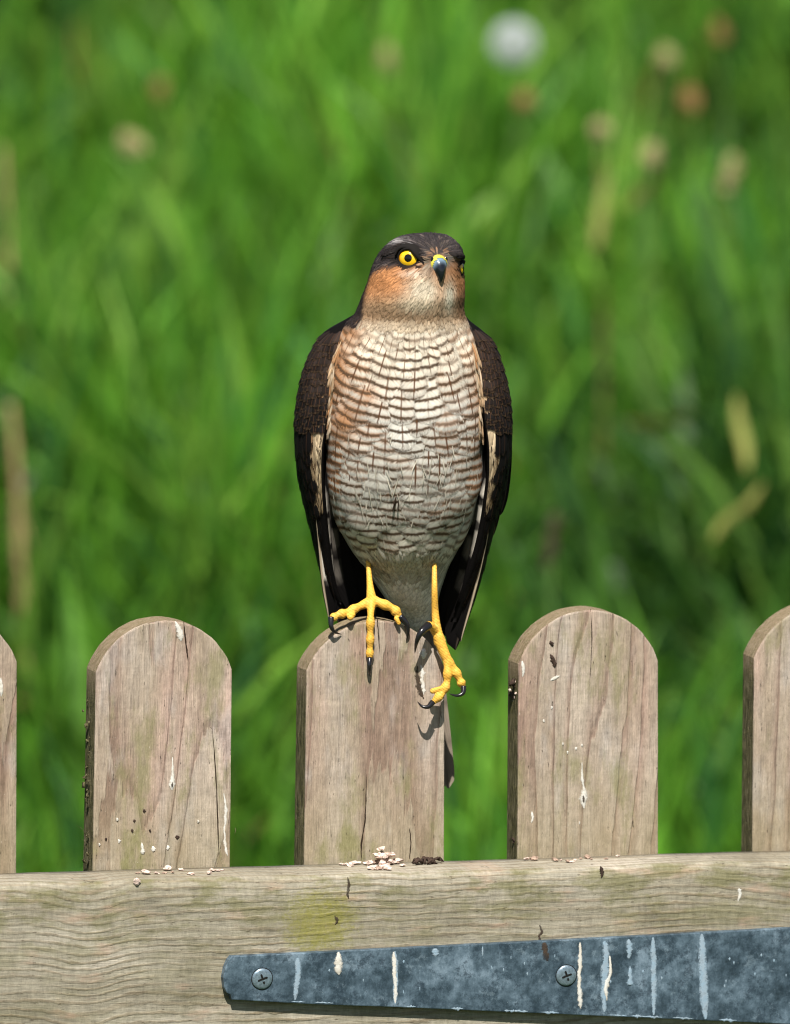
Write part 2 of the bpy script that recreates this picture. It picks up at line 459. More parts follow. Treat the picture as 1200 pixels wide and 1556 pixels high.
def build_ground():
    t = NT('lawn soil')
    o = t.obj()
    c = t.mix(t.noise(o, 3, 6, .65), (.02, .035, .010), (.05, .095, .018))
    c = t.mix(t.ss(.55, .7, t.noise(o, 30, 4)), c, (.05, .038, .02))
    t.bsdf(c, .95, .1, normal=t.bump(t.noise(o, 60, 5), .8, .02))
    ax = np.concatenate([np.linspace(-900, -12, 10), np.linspace(-8, 8, 81), np.linspace(12, 900, 10)])
    ay = np.concatenate([np.linspace(-900, -10, 10), np.linspace(-8, 10, 91), np.linspace(14, 900, 10)])
    X, Y = np.meshgrid(ax, ay)
    V = np.stack([X, Y, ground_z(X, Y)], -1).reshape(-1, 3)
    g = mesh_obj('ground', V, grid_faces(len(ay), len(ax)), t.m)
    g['kind'] = 'structure'
build_ground()

# ---- grass: one countless mass of blades
def build_grass():
    t = NT('grass blade')
    A = t.attr('blade_colour')
    hue = A.outputs['Color']
    o = t.obj()
    uv = t.xyz(t.n('ShaderNodeUVMap').outputs[0])
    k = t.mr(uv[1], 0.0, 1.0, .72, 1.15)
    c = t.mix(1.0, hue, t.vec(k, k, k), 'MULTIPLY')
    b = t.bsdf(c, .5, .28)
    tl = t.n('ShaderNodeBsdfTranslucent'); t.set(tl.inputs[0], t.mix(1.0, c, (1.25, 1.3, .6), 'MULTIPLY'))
    ms = t.n('ShaderNodeMixShader'); t.set(ms.inputs[0], .36)
    t.t.links.new(b.outputs[0], ms.inputs[1]); t.t.links.new(tl.outputs[0], ms.inputs[2]); t.t.links.new(ms.outputs[0], t.out.inputs[0])
    def field(n, x0, x1, y0, y1):
        return np.stack([rng.uniform(x0, x1, n), rng.uniform(y0, y1, n)], 1)
    P = np.concatenate([field(88000, -1.3, 1.3, 1.3, 4.9), field(52000, -3.4, 3.4, .3, 7.0), field(5000, -4, 4, -3.0, .3)])
    hole = np.sin(P[:, 0] * 17 + 3 * np.sin(P[:, 1] * 7)) * np.sin(P[:, 1] * 13 + 2.5 * np.sin(P[:, 0] * 9 + 1)) + .5 * np.sin(P[:, 0] * 41 + P[:, 1] * 23)
    P = P[~((hole > .38) & (rng.random(len(P)) < .9))]
    N = len(P); x, y = P[:, 0], P[:, 1]
    def lf(sx, sy, seed):
        r = np.random.default_rng(seed); v = np.zeros(N)
        for q in range(9):
            a = r.uniform(0, 6.28); f = r.uniform(.5, 1.6)
            v += np.sin((x * math.cos(a) * sx + y * math.sin(a) * sy) * f + r.uniform(0, 6.28))
        return v / 3.0
    clump = lf(16, 10, 3); tone = lf(6, 5, 5); lean = lf(9, 6, 8)
    short = (y < .3)
    H = (.125 + .055 * clump + rng.normal(0, .045, N)).clip(.06, .42) * np.where(short, .4, 1)
    # the taller bluish tussock that stands on the right
    tus = np.exp(-(((x - .22) / .17) ** 2 + ((y - 2.85) / .35) ** 2))
    W = rng.uniform(.0022, .0055, N) * np.where(rng.random(N) < .16, 2.1, 1)
    az = rng.uniform(0, 2 * math.pi, N)
    broad = rng.random(N) < .34            # short broad leaves among the blades
    W = np.where(broad, rng.uniform(.004, .0072, N), W); H = np.where(broad, H * rng.uniform(.55, .95, N), H)
    bendx = np.where(broad, rng.uniform(.2, .9, N), 0); la = lean * .8 + rng.normal(0, .9, N) + rng.choice([0, math.pi], N)
    bend = (rng.gamma(2.2, .28, N) + .05).clip(.05, 1.6) + tus * .35 + bendx
    K = 6
    tt = np.linspace(0, 1, K)
    ang = bend[:, None] * tt[None, :] * 1.25 + rng.normal(0, .12, N)[:, None]
    step = H[:, None] / (K - 1) * 1.25
    dz = np.cos(ang) * step; dr = np.sin(ang) * step
    cz = np.concatenate([np.zeros((N, 1)), np.cumsum(dz[:, :-1], 1)], 1); cr = np.concatenate([np.zeros((N, 1)), np.cumsum(dr[:, :-1], 1)], 1)
    cx = x[:, None] + cr * np.cos(la)[:, None]; cy = y[:, None] + cr * np.sin(la)[:, None]
    cz = cz + (ground_z(x, y) - .012)[:, None]
    wid = W[:, None] * np.array([.75, 1, 1, .85, .55, .06])[None, :]
    sx, sy = np.cos(az)[:, None] * wid, np.sin(az)[:, None] * wid
    V = np.empty((N, K, 2, 3))
    V[:, :, 0, 0] = cx - sx; V[:, :, 1, 0] = cx + sx
    V[:, :, 0, 1] = cy - sy; V[:, :, 1, 1] = cy + sy
    V[:, :, 0, 2] = cz; V[:, :, 1, 2] = cz
    V = V.reshape(-1, 3)
    b0 = (np.arange(N) * K * 2)[:, None, None] + (np.arange(K - 1) * 2)[None, :, None] + np.array([0, 1, 3, 2])[None, None, :]
    F = b0.reshape(-1, 4)
    greens = np.array([(.086, .220, .017), (.060, .168, .014), (.033, .110, .013), (.150, .290, .036), (.030, .112, .026)])
    pick = rng.choice(5, N, p=[.34, .26, .15, .17, .08])
    C = greens[pick] * (1.08 + .26 * tone[:, None] + .12 * clump[:, None] + rng.normal(0, .28, N)[:, None]).clip(.3, 2.0)
    C = C * (1 - .6 * tus[:, None]) + np.array([.010, .035, .014]) * tus[:, None] * .6
    dry = (rng.random(N) < .016) & (W < .0042)
    C[dry] = np.array([.30, .21, .07]) * rng.uniform(.6, 1.1, (dry.sum(), 1))
    C4 = np.ones((N, K * 2, 4)); C4[:, :, :3] = C[:, None, :]
    me = bpy.data.meshes.new('grass')
    me.vertices.add(len(V)); me.vertices.foreach_set('co', V.astype(np.float32).ravel())
    me.loops.add(F.size); me.loops.foreach_set('vertex_index', F.astype(np.int32).ravel())
    me.polygons.add(len(F)); me.polygons.foreach_set('loop_start', np.arange(0, F.size, 4, dtype=np.int32))
    me.polygons.foreach_set('use_smooth', np.ones(len(F), bool))
    a = me.attributes.new('blade_colour', 'FLOAT_COLOR', 'POINT'); a.data.foreach_set('color', C4.astype(np.float32).ravel())
    ul = me.uv_layers.new(name='UVMap')
    UVv = np.zeros((N, K, 2, 2)); UVv[:, :, 1, 0] = 1; UVv[:, :, :, 1] = tt[None, :, None]
    ul.data.foreach_set('uv', UVv.reshape(-1, 2)[F.ravel()].astype(np.float32).ravel())
    me.materials.append(t.m); me.update(calc_edges=True)
    g = bpy.data.objects.new('grass', me); col.objects.link(g)
    g['kind'] = 'stuff'; g['label'] = 'long bright green grass on the bank behind the gate'
build_grass()

# ================================================================== GATE
YAW, GROLL = math.radians(18), math.radians(1.15)
gate = thing('picket_gate', 'weathered wooden picket gate with rounded tops, horizontal rail and steel hinge', 'gate')
GM = Matrix.Translation((-.0104, -.010, 1.05 - .06)) @ Matrix.Rotation(YAW, 4, 'Z') @ Matrix.Rotation(GROLL, 4, 'Y')
GI = GM.inverted()
gate.location = GM @ Vector((0, 0, -.95)); gate.rotation_euler = GM.to_euler()
GZ = .95        # gate-local height of the reference line above the gate's own base

def gl(X, Y, y=0.0):
    """gate-local point on its plane y seen at photograph pixel (X, Y)"""
    d = GI.to_3x3() @ (FWD + (RIGHT * (X - 600) + UP * (778 - Y)) * (S / DIST)); o = GI @ CAM
    p = o + d * ((y - o.y) / d.y)
    return Vector((p.x, p.y, p.z + GZ))

def gworld(p):
    return GM @ Vector((p.x, p.y, p.z - GZ))

THICK = .019
def picket(bl, br, spring, apexY):
    """bl, br: pixel of the face's bottom corners; spring: pixel x of left and right corners under the arch + pixel y"""
    L, Rr = gl(*bl), gl(*br); A, B = gl(*spring[0]), gl(*spring[1])
    xc = (L.x + Rr.x) / 2; ap = gl((spring[0][0] + spring[1][0]) / 2 + 6, apexY).z
    ox = Vector((xc, 0, ap))
    hw = (B.x - A.x) / 2; mid = (A.x + B.x) / 2; zs = (A.z + B.z) / 2; rise = ap - zs
    rad = (hw * hw + rise * rise) / (2 * rise); cz = ap - rad; a0 = math.asin(min(1, hw / rad))
    if rise > hw: a0 = math.pi - a0
    kL, kR = (L.x - A.x) / (A.z - L.z), (Rr.x - B.x) / (B.z - Rr.z)
    out = [(L.x + kL * .72, L.z - .72), (A.x, zs)]
    for i in range(1, 28):
        an = -a0 + 2 * a0 * i / 28
        out.append((mid + rad * math.sin(an), cz + rad * math.cos(an)))
    out += [(B.x, zs), (Rr.x + kR * .72, Rr.z - .72)]
    jit = [(n3(i * .9, ap * 50, 3.1) * .00035, n3(i * .9, ap * 50, 8.1) * .00035) for i in range(len(out))]
    out = [(x + j[0], z + j[1]) for (x, z), j in zip(out, jit)]
    bm = bmesh.new()
    f = [bm.verts.new((x - xc, 0, z - ap)) for x, z in out]
    b = [bm.verts.new((x - xc, THICK, z - ap)) for x, z in out]
    n = len(out)
    ff = bm.faces.new(f); bf = bm.faces.new(b[::-1])
    for i in range(n):
        q = bm.faces.new((f[i], b[i], b[(i + 1) % n], f[(i + 1) % n])); q.material_index = 1
    bmesh.ops.recalc_face_normals(bm, faces=bm.faces)
    ed = [e for e in bm.edges if (ff in e.link_faces or bf in e.link_faces)]
    bmesh.ops.bevel(bm, geom=ed, offset=.0009, segments=2, profile=.6, affect='EDGES')
    me = bpy.data.meshes.new('picket'); bm.to_mesh(me); bm.free()
    me.materials.append(M_PICK); me.materials.append(M_EDGE)
    o = bpy.data.objects.new('picket', me); col.objects.link(o); o.parent = gate; o.location = ox
    return o

pickets = [picket((-185, 1318), (25, 1318), ((-183, 1008), (26, 1008)), 933),
           picket((141, 1312), (350, 1310), ((146, 1028), (353, 1012)), 943),
           picket((462, 1310), (675, 1310), ((466, 1022), (676, 1012)), 943),
           picket((786, 1302), (1000, 1300), ((788, 1006), (1000, 1008)), 927),
           picket((1143, 1296), (1357, 1292), ((1146, 996), (1358, 1000)), 919)]

# rail, in front of the pickets
RD = .038
def build_rail():
    zt = (gl(0, 1321).z + gl(1200, 1298).z) / 2
    x0, x1 = gl(-260, 1320).x, gl(1700, 1300).x
    H = .098
    prof = [(-.0005, 0), (-.012, .0002), (-.025, .0001), (-RD + .0035, 0), (-RD + .0012, -.0009), (-RD, -.0036)]
    prof += [(-RD, -.0036 - (H - .0072) * i / 10) for i in range(1, 11)]
    prof += [(-RD + .0012, -H + .0009), (-RD + .0035, -H), (-.012, -H), (-.0005, -H)]
    nx = 220; V = []
    for i in range(nx):
        x = x0 + (x1 - x0) * i / (nx - 1)
        for (y, z) in prof:
            j = n3(x * 30, y * 60, z * 60)
            edge = 1.0 if (y < -RD + .006 and z > -.006) else .35
            V.append((x, y - j * .0004 * edge, z + n3(x * 45, y * 20, z * 50 + 9) * .0009 * edge + n3(x * 8, y * 9, 4) * .0006))
    m_ = len(prof); F = grid_faces(nx, m_, 0, True)
    F.append(tuple(range(m_))[::-1]); F.append(tuple((nx - 1) * m_ + k for k in range(m_)))
    V = [(a, b, c + zt) for a, b, c in V]
    o = mesh_obj('rail', V, F, M_RAIL, gate, origin=(0, 0, zt))
    # far end of the face is smooth-shaded; keep corners crisp
    return o, zt
rail, RAIL_Z = build_rail()

def ribbon(name, parent, pts, y0, h, mat, origin, wob=.12, n=None):
    """raised streak along (x, z, width) points on a face whose plane is y0 (outward is -y); parent-local"""
    P = np.array(pts, float); n = n or max(8, len(pts) * 5); ns = 7
    q = np.linspace(0, 1, n); t = np.linspace(0, 1, len(P))
    X, Z, Wd = (np.interp(q, t, P[:, i]) if i == 2 else spl(t, P[:, i], q) for i in range(3))
    V = []; sd = random.uniform(0, 99)
    for i in range(n):
        a = min(i + 1, n - 1); b = max(i - 1, 0)
        dx, dz = X[a] - X[b], Z[a] - Z[b]; l = math.hypot(dx, dz) or 1; nx_, nz_ = -dz / l, dx / l
        wl = Wd[i] * (1 + wob * n3(i * .55, sd) * 2); wr = Wd[i] * (1 + wob * n3(i * .55, sd + 7) * 2)
        endk = min(1, 4 * min(q[i], 1 - q[i]) + .15) ** .5
        for k in range(ns):
            s = -1 + 2 * k / (ns - 1)
            ww = (wl if s < 0 else wr) * endk / 2
            V.append((X[i] + nx_ * s * ww, y0 + .00004 - (h * (1 - s * s) * endk) * (1 + .5 * n3(i * .8, k * .8, sd)), Z[i] + nz_ * s * ww))
    V = [(v[0], v[1], v[2]) for v in V]
    F = grid_faces(n, ns)
    sd_ = [abs(-1 + 2 * (k % ns) / (ns - 1)) for k in range(len(V))]
    o = mesh_obj(name, V, F, mat, None, attrs={'ribbon_side': [(q_, q_, q_, 1) for q_ in sd_]})
    o.parent = parent
    return o

def on_picket(i, name, pix, h, mat, wob=.15, y=0.0):
    """streak on the face of picket i from pixel points (X, Y, width_px)"""
    pk = pickets[i]; L = pk.location
    pts = []
    for X, Y, wp in pix:
        p = gl(X, Y, y); pts.append((p.x - L.x, p.z - L.z, wp * S * 1.04))
    return ribbon(name, pk, pts, y, h, mat, None, wob)

def on_rail(name, pix, h, mat, wob=.15):
    L = rail.location; pts = []
    for X, Y, wp in pix:
        p = gl(X, Y, -RD); pts.append((p.x - L.x, p.z - L.z, wp * S * 1.04))
    return ribbon(name, rail, pts, -RD, h, mat, None, wob)

# droppings and splits on the pickets
on_picket(1, 'dropping', [(262, 1150, 3), (262, 1170, 5), (262, 1182, 8), (261, 1192, 13), (261, 1200, 9)], .0007, M_WHITE)
on_picket(1, 'dropping', [(266, 944, 5), (271, 955, 12), (274, 966, 12), (275, 974, 7)], .0006, M_WHITE, .3)
on_picket(1, 'dropping', [(215, 1280, 4), (216, 1290, 7), (217, 1298, 8)], .0009, M_WHITE, .3)
on_picket(1, 'dropping', [(340, 1205, 3), (343, 1230, 5), (341, 1262, 4), (343, 1290, 5), (346, 1300, 3)], .0003, M_WHITE, .6)
on_picket(1, 'crack', [(279, 944, 2), (281, 965, 3), (284, 990, 3), (286, 1006, 1.5)], .0001, M_CRACK, .3)
on_picket(1, 'crack', [(322, 1100, 1), (326, 1150, 2), (329, 1200, 2), (331, 1255, 2.4), (332, 1300, 2)], .0001, M_CRACK, .4)
on_picket(2, 'crack', [(557, 1175, 1.5), (556, 1210, 2.5), (554, 1250, 2.5), (549, 1280, 3.5), (549, 1308, 3)], .0001, M_CRACK, .5)
on_picket(2, 'crack', [(573, 940, 2), (575, 965, 2.2), (577, 995, 1.2)], .0001, M_CRACK, .4)
on_picket(2, 'crack', [(622, 1258, 3), (624, 1280, 2), (622, 1306, 3)], .0001, M_CRACK, .4)
on_picket(2, 'dropping', [(643, 985, 9), (643, 993, 15), (643, 1001, 9)], .0018, M_WHITE, .1)
on_picket(2, 'dropping', [(639, 1010, 4), (642, 1022, 9), (641, 1034, 6), (644, 1048, 8), (643, 1056, 3)], .0004, M_WHITE, .5)
on_picket(2, 'dark_smear', [(634, 1012, 4), (634, 1030, 9), (638, 1050, 10), (644, 1062, 5)], .0003, M_SMEAR, .6)
on_picket(3, 'dropping', [(884, 1158, 3), (884, 1180, 6), (886, 1195, 4), (887, 1203, 11), (886, 1214, 17), (887, 1228, 8)], .0007, M_WHITE, .2)
on_picket(3, 'dark_smear', [(885.5, 1207, 3), (886, 1214, 6), (886, 1220, 3)], .0010, M_SMEAR, .3)
on_picket(1, 'dark_smear', [(261, 1187, 2), (261, 1192, 5), (261, 1197, 2)], .0010, M_SMEAR, .3)
on_picket(3, 'dropping', [(793, 1004, 6), (795, 1016, 7), (794, 1028, 4)], .0005, M_WHITE, .2)
on_picket(3, 'dropping', [(836, 1034, 4), (843, 1030, 7), (850, 1027, 4)], .0005, M_WHITE, .3)
on_picket(3, 'lichen_fleck', [(835, 974, 4), (838, 978, 6), (840, 982, 3)], .0008, M_DARK, .5)
on_picket(3, 'lichen_fleck', [(836, 994, 4), (839, 1000, 7), (842, 1010, 7), (842, 1014, 3)], .0009, M_DARK, .5)
on_picket(3, 'dropping', [(808, 1233, 4), (809, 1243, 6), (807, 1250, 3)], .0004, M_WHITE, .3)
on_picket(3, 'crack', [(897, 925, 1.5), (899, 960, 2), (898, 1000, 1.6), (895, 1050, 1)], .00008, M_CRACK, .4)
on_picket(0, 'dropping', [(1, 1030, 4), (2, 1045, 8), (2, 1058, 5)], .0006, M_WHITE, .2)
for X, Y, w_ in [(180, 1278, 6), (200, 1262, 5), (160, 1275, 4), (227, 1262, 4), (232, 1290, 9), (254, 1288, 7), (268, 1272, 6), (300, 1248, 5), (218, 1232, 5), (177, 1245, 5), (150, 1283, 4), (203, 1247, 4)]:
    dk = random.random() < .45
    on_picket(1, 'lichen_fleck' if dk else 'dropping', [(X, Y - w_ * .5, w_ * .5), (X + 1, Y, w_), (X, Y + w_ * .5, w_ * .5)], .0007, M_DARK if dk else M_WHITE, .4)
for X, Y, w_ in [(855, 1130, 4), (875, 1137, 5), (884, 1132, 4), (862, 1143, 4), (880, 1250, 3), (826, 1095, 4), (838, 1075, 4)]:
    on_picket(3, 'dropping', [(X, Y - 2, w_ * .6), (X, Y, w_), (X, Y + 3, w_ * .5)], .0005, M_WHITE, .3)
# flaky lichen on the sawn left edge of a picket
def lichen(i, X, Y, n, spread, mat, size):
    pk = pickets[i]; L = pk.location; V = []; F = []
    for k in range(n):
        p = gl(X + random.gauss(0, 3), Y + random.gauss(0, spread), .004 + random.random() * .01)
        c = Vector((p.x - L.x, p.y, p.z - L.z)); r = size * random.uniform(.5, 1.2)
        v, f = ellipsoid(c, (r * .5, r, r * random.uniform(.6, 1.5)), Matrix.Rotation(random.uniform(-1, 1), 3, 'Y'), 7, 5)
        v = [q + Vector((n3(*(q * 900)), n3(*(q * 900 + Vector((5, 0, 0)))), n3(*(q * 900 + Vector((0, 7, 0)))))) * r * .5 for q in v]
        b = len(V); V += v; F += [tuple(a + b for a in ff) for ff in f]
    o = mesh_obj('lichen_tuft', V, F, mat, pk)
    return o
lichen(3, 781, 1050, 16, 13, M_DARK, .0016); lichen(3, 782, 1043, 7, 9, M_CRUMB, .0012)
lichen(3, 780, 1270, 8, 14, M_DARK, .0011)
for k in range(9):
    Y = random.uniform(1060, 1300)
    lichen(1, 136 - (Y - 1040) * .02, Y, 3, 8, M_EDGE, .0013)
# loose fibres on the left edge
for (X, Y, dx, dy) in [(129, 1222, -4, -12), (126, 1268, -10, -14), (128, 1283, -5, -8), (353, 1258, 3, 10), (778, 1148, -4, -4)]:
    i = 3 if X > 700 else 1
    a = gl(X + 4, Y, .01); b = gl(X + dx, Y + dy, .01); L = pickets[i].location
    a -= L; b -= L; mid_ = (a + b) / 2 + Vector((.0006, 0, .0006))
    v, f = tube(dense([a, mid_, b], 6), lin([.00016, .00014, .00005], 6), 5)
    mesh_obj('wood_fibre', v, f, M_EDGE, pickets[i])

# marks on the rail's face
on_rail('dark_smear', [(528, 1332, 3), (530, 1345, 6), (528, 1358, 5), (530, 1366, 3)], .0004, M_SMEAR, .4)
on_rail('dark_smear', [(912, 1316, 4), (915, 1326, 6), (913, 1334, 2)], .0006, M_DARK, .4)
on_rail('dark_smear', [(820, 1405, 4), (822, 1415, 6), (819, 1424, 5), (821, 1432, 4)], .0003, M_SMEAR, .6)
on_rail('dark_smear', [(508, 1392, 4), (512, 1398, 7), (509, 1405, 4)], .0004, M_SMEAR, .5)
on_rail('dropping', [(1122, 1350, 6), (1124, 1358, 8), (1121, 1370, 3)], .0004, M_WHITE, .5)
on_rail('dropping', [(206, 1334, 8), (208, 1340, 11), (207, 1346, 6)], .0014, M_CRUMB, .3)

# the strap hinge on the rail
HT = .0046
def build_hinge():
    y1 = -RD - HT
    outl = [(352, 1453), (347, 1459), (342, 1471), (339, 1486), (341, 1501), (345, 1509), (350, 1511), (352, 1519),
            (480, 1526), (600, 1530), (900, 1543), (1200, 1556), (1560, 1572), (1560, 1393), (1200, 1410), (900, 1426), (600, 1441), (480, 1447)]
    pts = [gl(X, Y, y1) for X, Y in outl]
    org = pts[0].copy(); org.y = -RD
    bm = bmesh.new()
    f = [bm.verts.new((p.x - org.x, -HT, p.z - org.z)) for p in pts]; b = [bm.verts.new((p.x - org.x, -.0002, p.z - org.z)) for p in pts]
    ff = bm.faces.new(f); bm.faces.new(b[::-1]); n = len(pts)
    for i in range(n): bm.faces.new((f[i], b[i], b[(i + 1) % n], f[(i + 1) % n]))
    bmesh.ops.recalc_face_normals(bm, faces=bm.faces)
    bmesh.ops.bevel(bm, geom=[e for e in bm.edges if ff in e.link_faces], offset=.0005, segments=2, profile=.6, affect='EDGES')
    me = bpy.data.meshes.new('hinge_strap'); bm.to_mesh(me); bm.free(); me.materials.append(M_GALV)
    o = bpy.data.objects.new('hinge_strap', me); col.objects.link(o); o.parent = gate; o.location = org
    def hl(X, Y):
        p = gl(X, Y, y1); return p.x - org.x, p.z - org.z
    # countersunk cross head screws
    for X, Y in [(398, 1487), (860, 1482)]:
        cx, cz = hl(X, Y); V = []; F = []; R0 = .0057; ns = 28
        prof = [(1.02, .0001), (1.0, .0005), (.93, .00085), (.80, .00105), (.70, .00115), (.45, .0013), (.2, .00135)]
        for r, h in prof:
            for k in range(ns):
                a = 2 * math.pi * k / ns
                V.append((cx + R0 * r * math.cos(a), -HT - h, cz + R0 * r * math.sin(a)))
        F = grid_faces(len(prof), ns, 0, True); F.append(tuple((len(prof) - 1) * ns + k for k in range(ns)))
        s_ = mesh_obj('screw', V, F, M_STEEL, o)
        # dark ring of the countersink and the cross recess
        V = []; F = []
        for q in range(4):
            a0 = q * math.pi / 2 + .35
            d = Vector((math.cos(a0), math.sin(a0))); nn = Vector((-d.y, d.x))
            b0 = len(V)
            for (l, wd) in [(0, .0006), (.0026, .00055), (.0030, .0001)]:
                for sg in (-1, 1):
                    p = d * l + nn * wd * sg
                    V.append((cx + p.x, -HT - .00146 + .00004 * q, cz + p.y))
            F += [(b0, b0 + 1, b0 + 3, b0 + 2), (b0 + 2, b0 + 3, b0 + 5, b0 + 4)]
        for r0, r1 in [(1.02, 1.09)]:
            b0 = len(V)
            for rr in (r0, r1):
                for k in range(ns):
                    a = 2 * math.pi * k / ns; V.append((cx + R0 * rr * math.cos(a), -HT - .00012, cz + R0 * rr * math.sin(a)))
            F += grid_faces(2, ns, b0, True)
        mesh_obj('screw_recess', V, F, M_TALON, o)
    def run(pix, h, mat, wob=.2):
        ribbon('dropping_run', o, [(*hl(X, Y), wp * S) for X, Y, wp in pix], -HT, h, mat, None, wob)
    run([(514, 1446, 10), (514, 1460, 15), (514, 1472, 15), (515, 1481, 9)], .0009, M_WHITE, .15)
    run([(452, 1455, 13), (453, 1475, 12), (450, 1500, 11), (448, 1519, 9)], .0002, M_FILM)
    run([(598, 1446, 9), (599, 1475, 8), (601, 1500, 6), (600, 1524, 7)], .0003, M_WHITE, .4)
    run([(600, 1445, 12), (601, 1490, 11), (600, 1526, 10)], .00012, M_FILM)
    run([(661, 1441, 16), (661, 1447, 14), (662, 1453, 9)], .0004, M_FILM)
    run([(733, 1438, 4), (733, 1452, 3)], .0003, M_FILM)
    run([(881, 1432, 7), (881, 1460, 8), (880, 1490, 7), (881, 1520, 10), (882, 1532, 7)], .0006, M_WHITE, .4)
    run([(918, 1430, 17), (921, 1450, 13), (919, 1475, 16), (918, 1505, 14), (918, 1537, 13)], .0003, M_FILM, .35)
    run([(926, 1452, 5), (927, 1478, 7), (920, 1500, 10), (922, 1520, 5)], .0005, M_WHITE, .5)
    run([(955, 1427, 11), (956, 1440, 12), (955, 1456, 10)], .0004, M_FILM, .3)
    run([(957, 1468, 5), (957, 1480, 8), (957, 1494, 12), (957, 1497, 9)], .0005, M_FILM, .3)
    run([(992, 1424, 12), (993, 1480, 11), (993, 1542, 11)], .00015, M_FILM)
    run([(1066, 1419, 15), (1068, 1480, 17), (1072, 1548, 19)], .00015, M_FILM, .1)
    run([(826, 1432, 12), (828, 1445, 14), (832, 1460, 10)], .0003, M_SMEAR, .5)
    for k in range(16):     # white corrosion along the lower edge
        X = random.uniform(370, 1180); Y = 1520 + (X - 350) * .0427; l = random.uniform(8, 38)
        run([(X, Y - 2.5, 1.5), (X + l * .5, Y - 2.5 + l * .021, random.uniform(2, 6)), (X + l, Y - 2.5 + l * .042, 1.5)], .0002, M_FILM, .8)
    for k in range(26):
        X = random.uniform(380, 1195); Y = random.uniform(1465 - (X - 380) * .03, 1510)
        run([(X, Y - 2, 1.5), (X, Y, random.uniform(2, 5)), (X, Y + 3, 1.5)], .0002, M_FILM, .3)
    return o
hinge = build_hinge()

# crumbs and dried scraps that lie on the rail's top
def crumb_mesh(r, seed):
    bm = bmesh.new(); bmesh.ops.create_icosphere(bm, subdivisions=2, radius=r)
    for v in bm.verts:
        q = v.co / r; v.co *= 1 + .75 * n3(q.x * 1.5 + seed, q.y * 1.5, q.z * 1.5) + .35 * n3(q.x * 4 + seed, q.y * 4, q.z * 4)
    zmin = min(v.co.z for v in bm.verts)
    for v in bm.verts: v.co.z = (v.co.z - zmin) * (.3 + .4 * ((seed * 7.3) % 1)); v.co.x *= 1 + .7 * ((seed * 3.1) % 1)
    me = bpy.data.meshes.new('crumb'); bm.to_mesh(me); bm.free(); return me
def on_ledge(X, y):
    """point on the rail's top at pixel column X, gate depth y"""
    p = gl(X, 1310, y); p.z = RAIL_Z + .0002; return p
M_CRUMB2 = simple('brownish crumb', (.33, .235, .18), .85, .15, var=.5, scale=420)
def crumbs(name, mat, spots, label, cat, group):
    for k, (X, y, r, lift) in enumerate(spots):
        me = crumb_mesh(r * R_(.7, 1.15), k * 3.7 + X); me.materials.append(mat if R_(0, 1) < .68 else M_CRUMB2)
        me.polygons.foreach_set('use_smooth', [False] * len(me.polygons))
        o = bpy.data.objects.new(name, me); col.objects.link(o)
        p = on_ledge(X, y); p.z += lift
        o.location = gworld(p); o.rotation_euler = (random.uniform(-.2, .2), random.uniform(-.2, .2), random.uniform(0, 6))
        if lift > .006: tag(o, 'topmost pale crumb on the peak of the heap below the middle picket', cat, group)
        else: tag(o, label, cat, group)
R_ = random.uniform
heap = [(R_(560, 612) , R_(-.028, -.003), R_(.0012, .0024), 0) for k in range(24)] + [(583 + R_(-12, 12), -.006 + R_(-.003, .003), R_(.0016, .0024), R_(.002, .0045)) for k in range(9)]
heap += [(579, -.004, .0021, .0075), (540, -.006, .0022, 0), (526, -.008, .0018, 0), (532, -.012, .0016, 0), (519, -.006, .0015, 0)]
crumbs('crumb', M_CRUMB, heap, 'pale pinkish crumb in the heap on the rail below the middle picket', 'crumb', 'crumbs heaped below the hawk')
crumbs('crumb', M_CRUMB, [(X, R_(-.024, -.004), R_(.0010, .0022), 0) for X in (210, 222, 238, 250, 255, 262, 275, 290, 322, 330, 338, 318)], 'pale crumb on the rail below the picket with the split down its face', 'crumb', 'crumbs below the split picket')
crumbs('crumb', M_CRUMB, [(X, R_(-.022, -.004), R_(.0010, .0021), 0) for X in (812, 843, 852, 862, 868, 874, 882, 892, 898, 921, 938, 800)], 'pale crumb on the rail below the picket with a dark lichen tuft', 'crumb', 'crumbs below the lichen picket')
def strand(name, X0, X1, y, r, label, cat):
    V = []; F = []
    for k in range(26):
        X = R_(X0, X1); p = on_ledge(X, y + R_(-.004, .004)); q = on_ledge(X + R_(-18, 18), y + R_(-.005, .005))
        p.z += R_(0, r * 2); q.z += R_(0, r)
        mdl = (p + q) / 2 + Vector((0, 0, r * 1.2))
        v, f = tube(dense([p, mdl, q], 6), lin([r * .5, r, r * .3], 6) * R_(.4, .9), 6)
        b = len(V); V += [gworld(x) for x in v]; F += [tuple(a + b for a in ff) for ff in f]
    c = gworld(on_ledge((X0 + X1) / 2, y))
    o = mesh_obj(name, V, F, M_DARK, origin=c); tag(o, label, cat); return o
strand('dried_pellet', 634, 664, -.010, .0014, 'dark fibrous dried pellet on the rail right of the pale crumb heap', 'pellet')

# ================================================================== HAWK
BX = at(566, 915, -.002)
hawk = thing('sparrowhawk', 'small hawk with barred breast and yellow eyes perched on the middle picket', 'bird', BX)

def part(name, V, F, mat, parent=hawk, origin=None, **kw):
    """verts in world space -> child of `parent`"""
    base = Vector((0, 0, 0)); q = parent
    while q is not None: base += Vector(q.location); q = q.parent
    o = origin if origin is not None else base
    L = [Vector(v) - base for v in V]
    return mesh_obj(name, L, F, mat, parent, origin=tuple(Vector(o) - base), **kw)

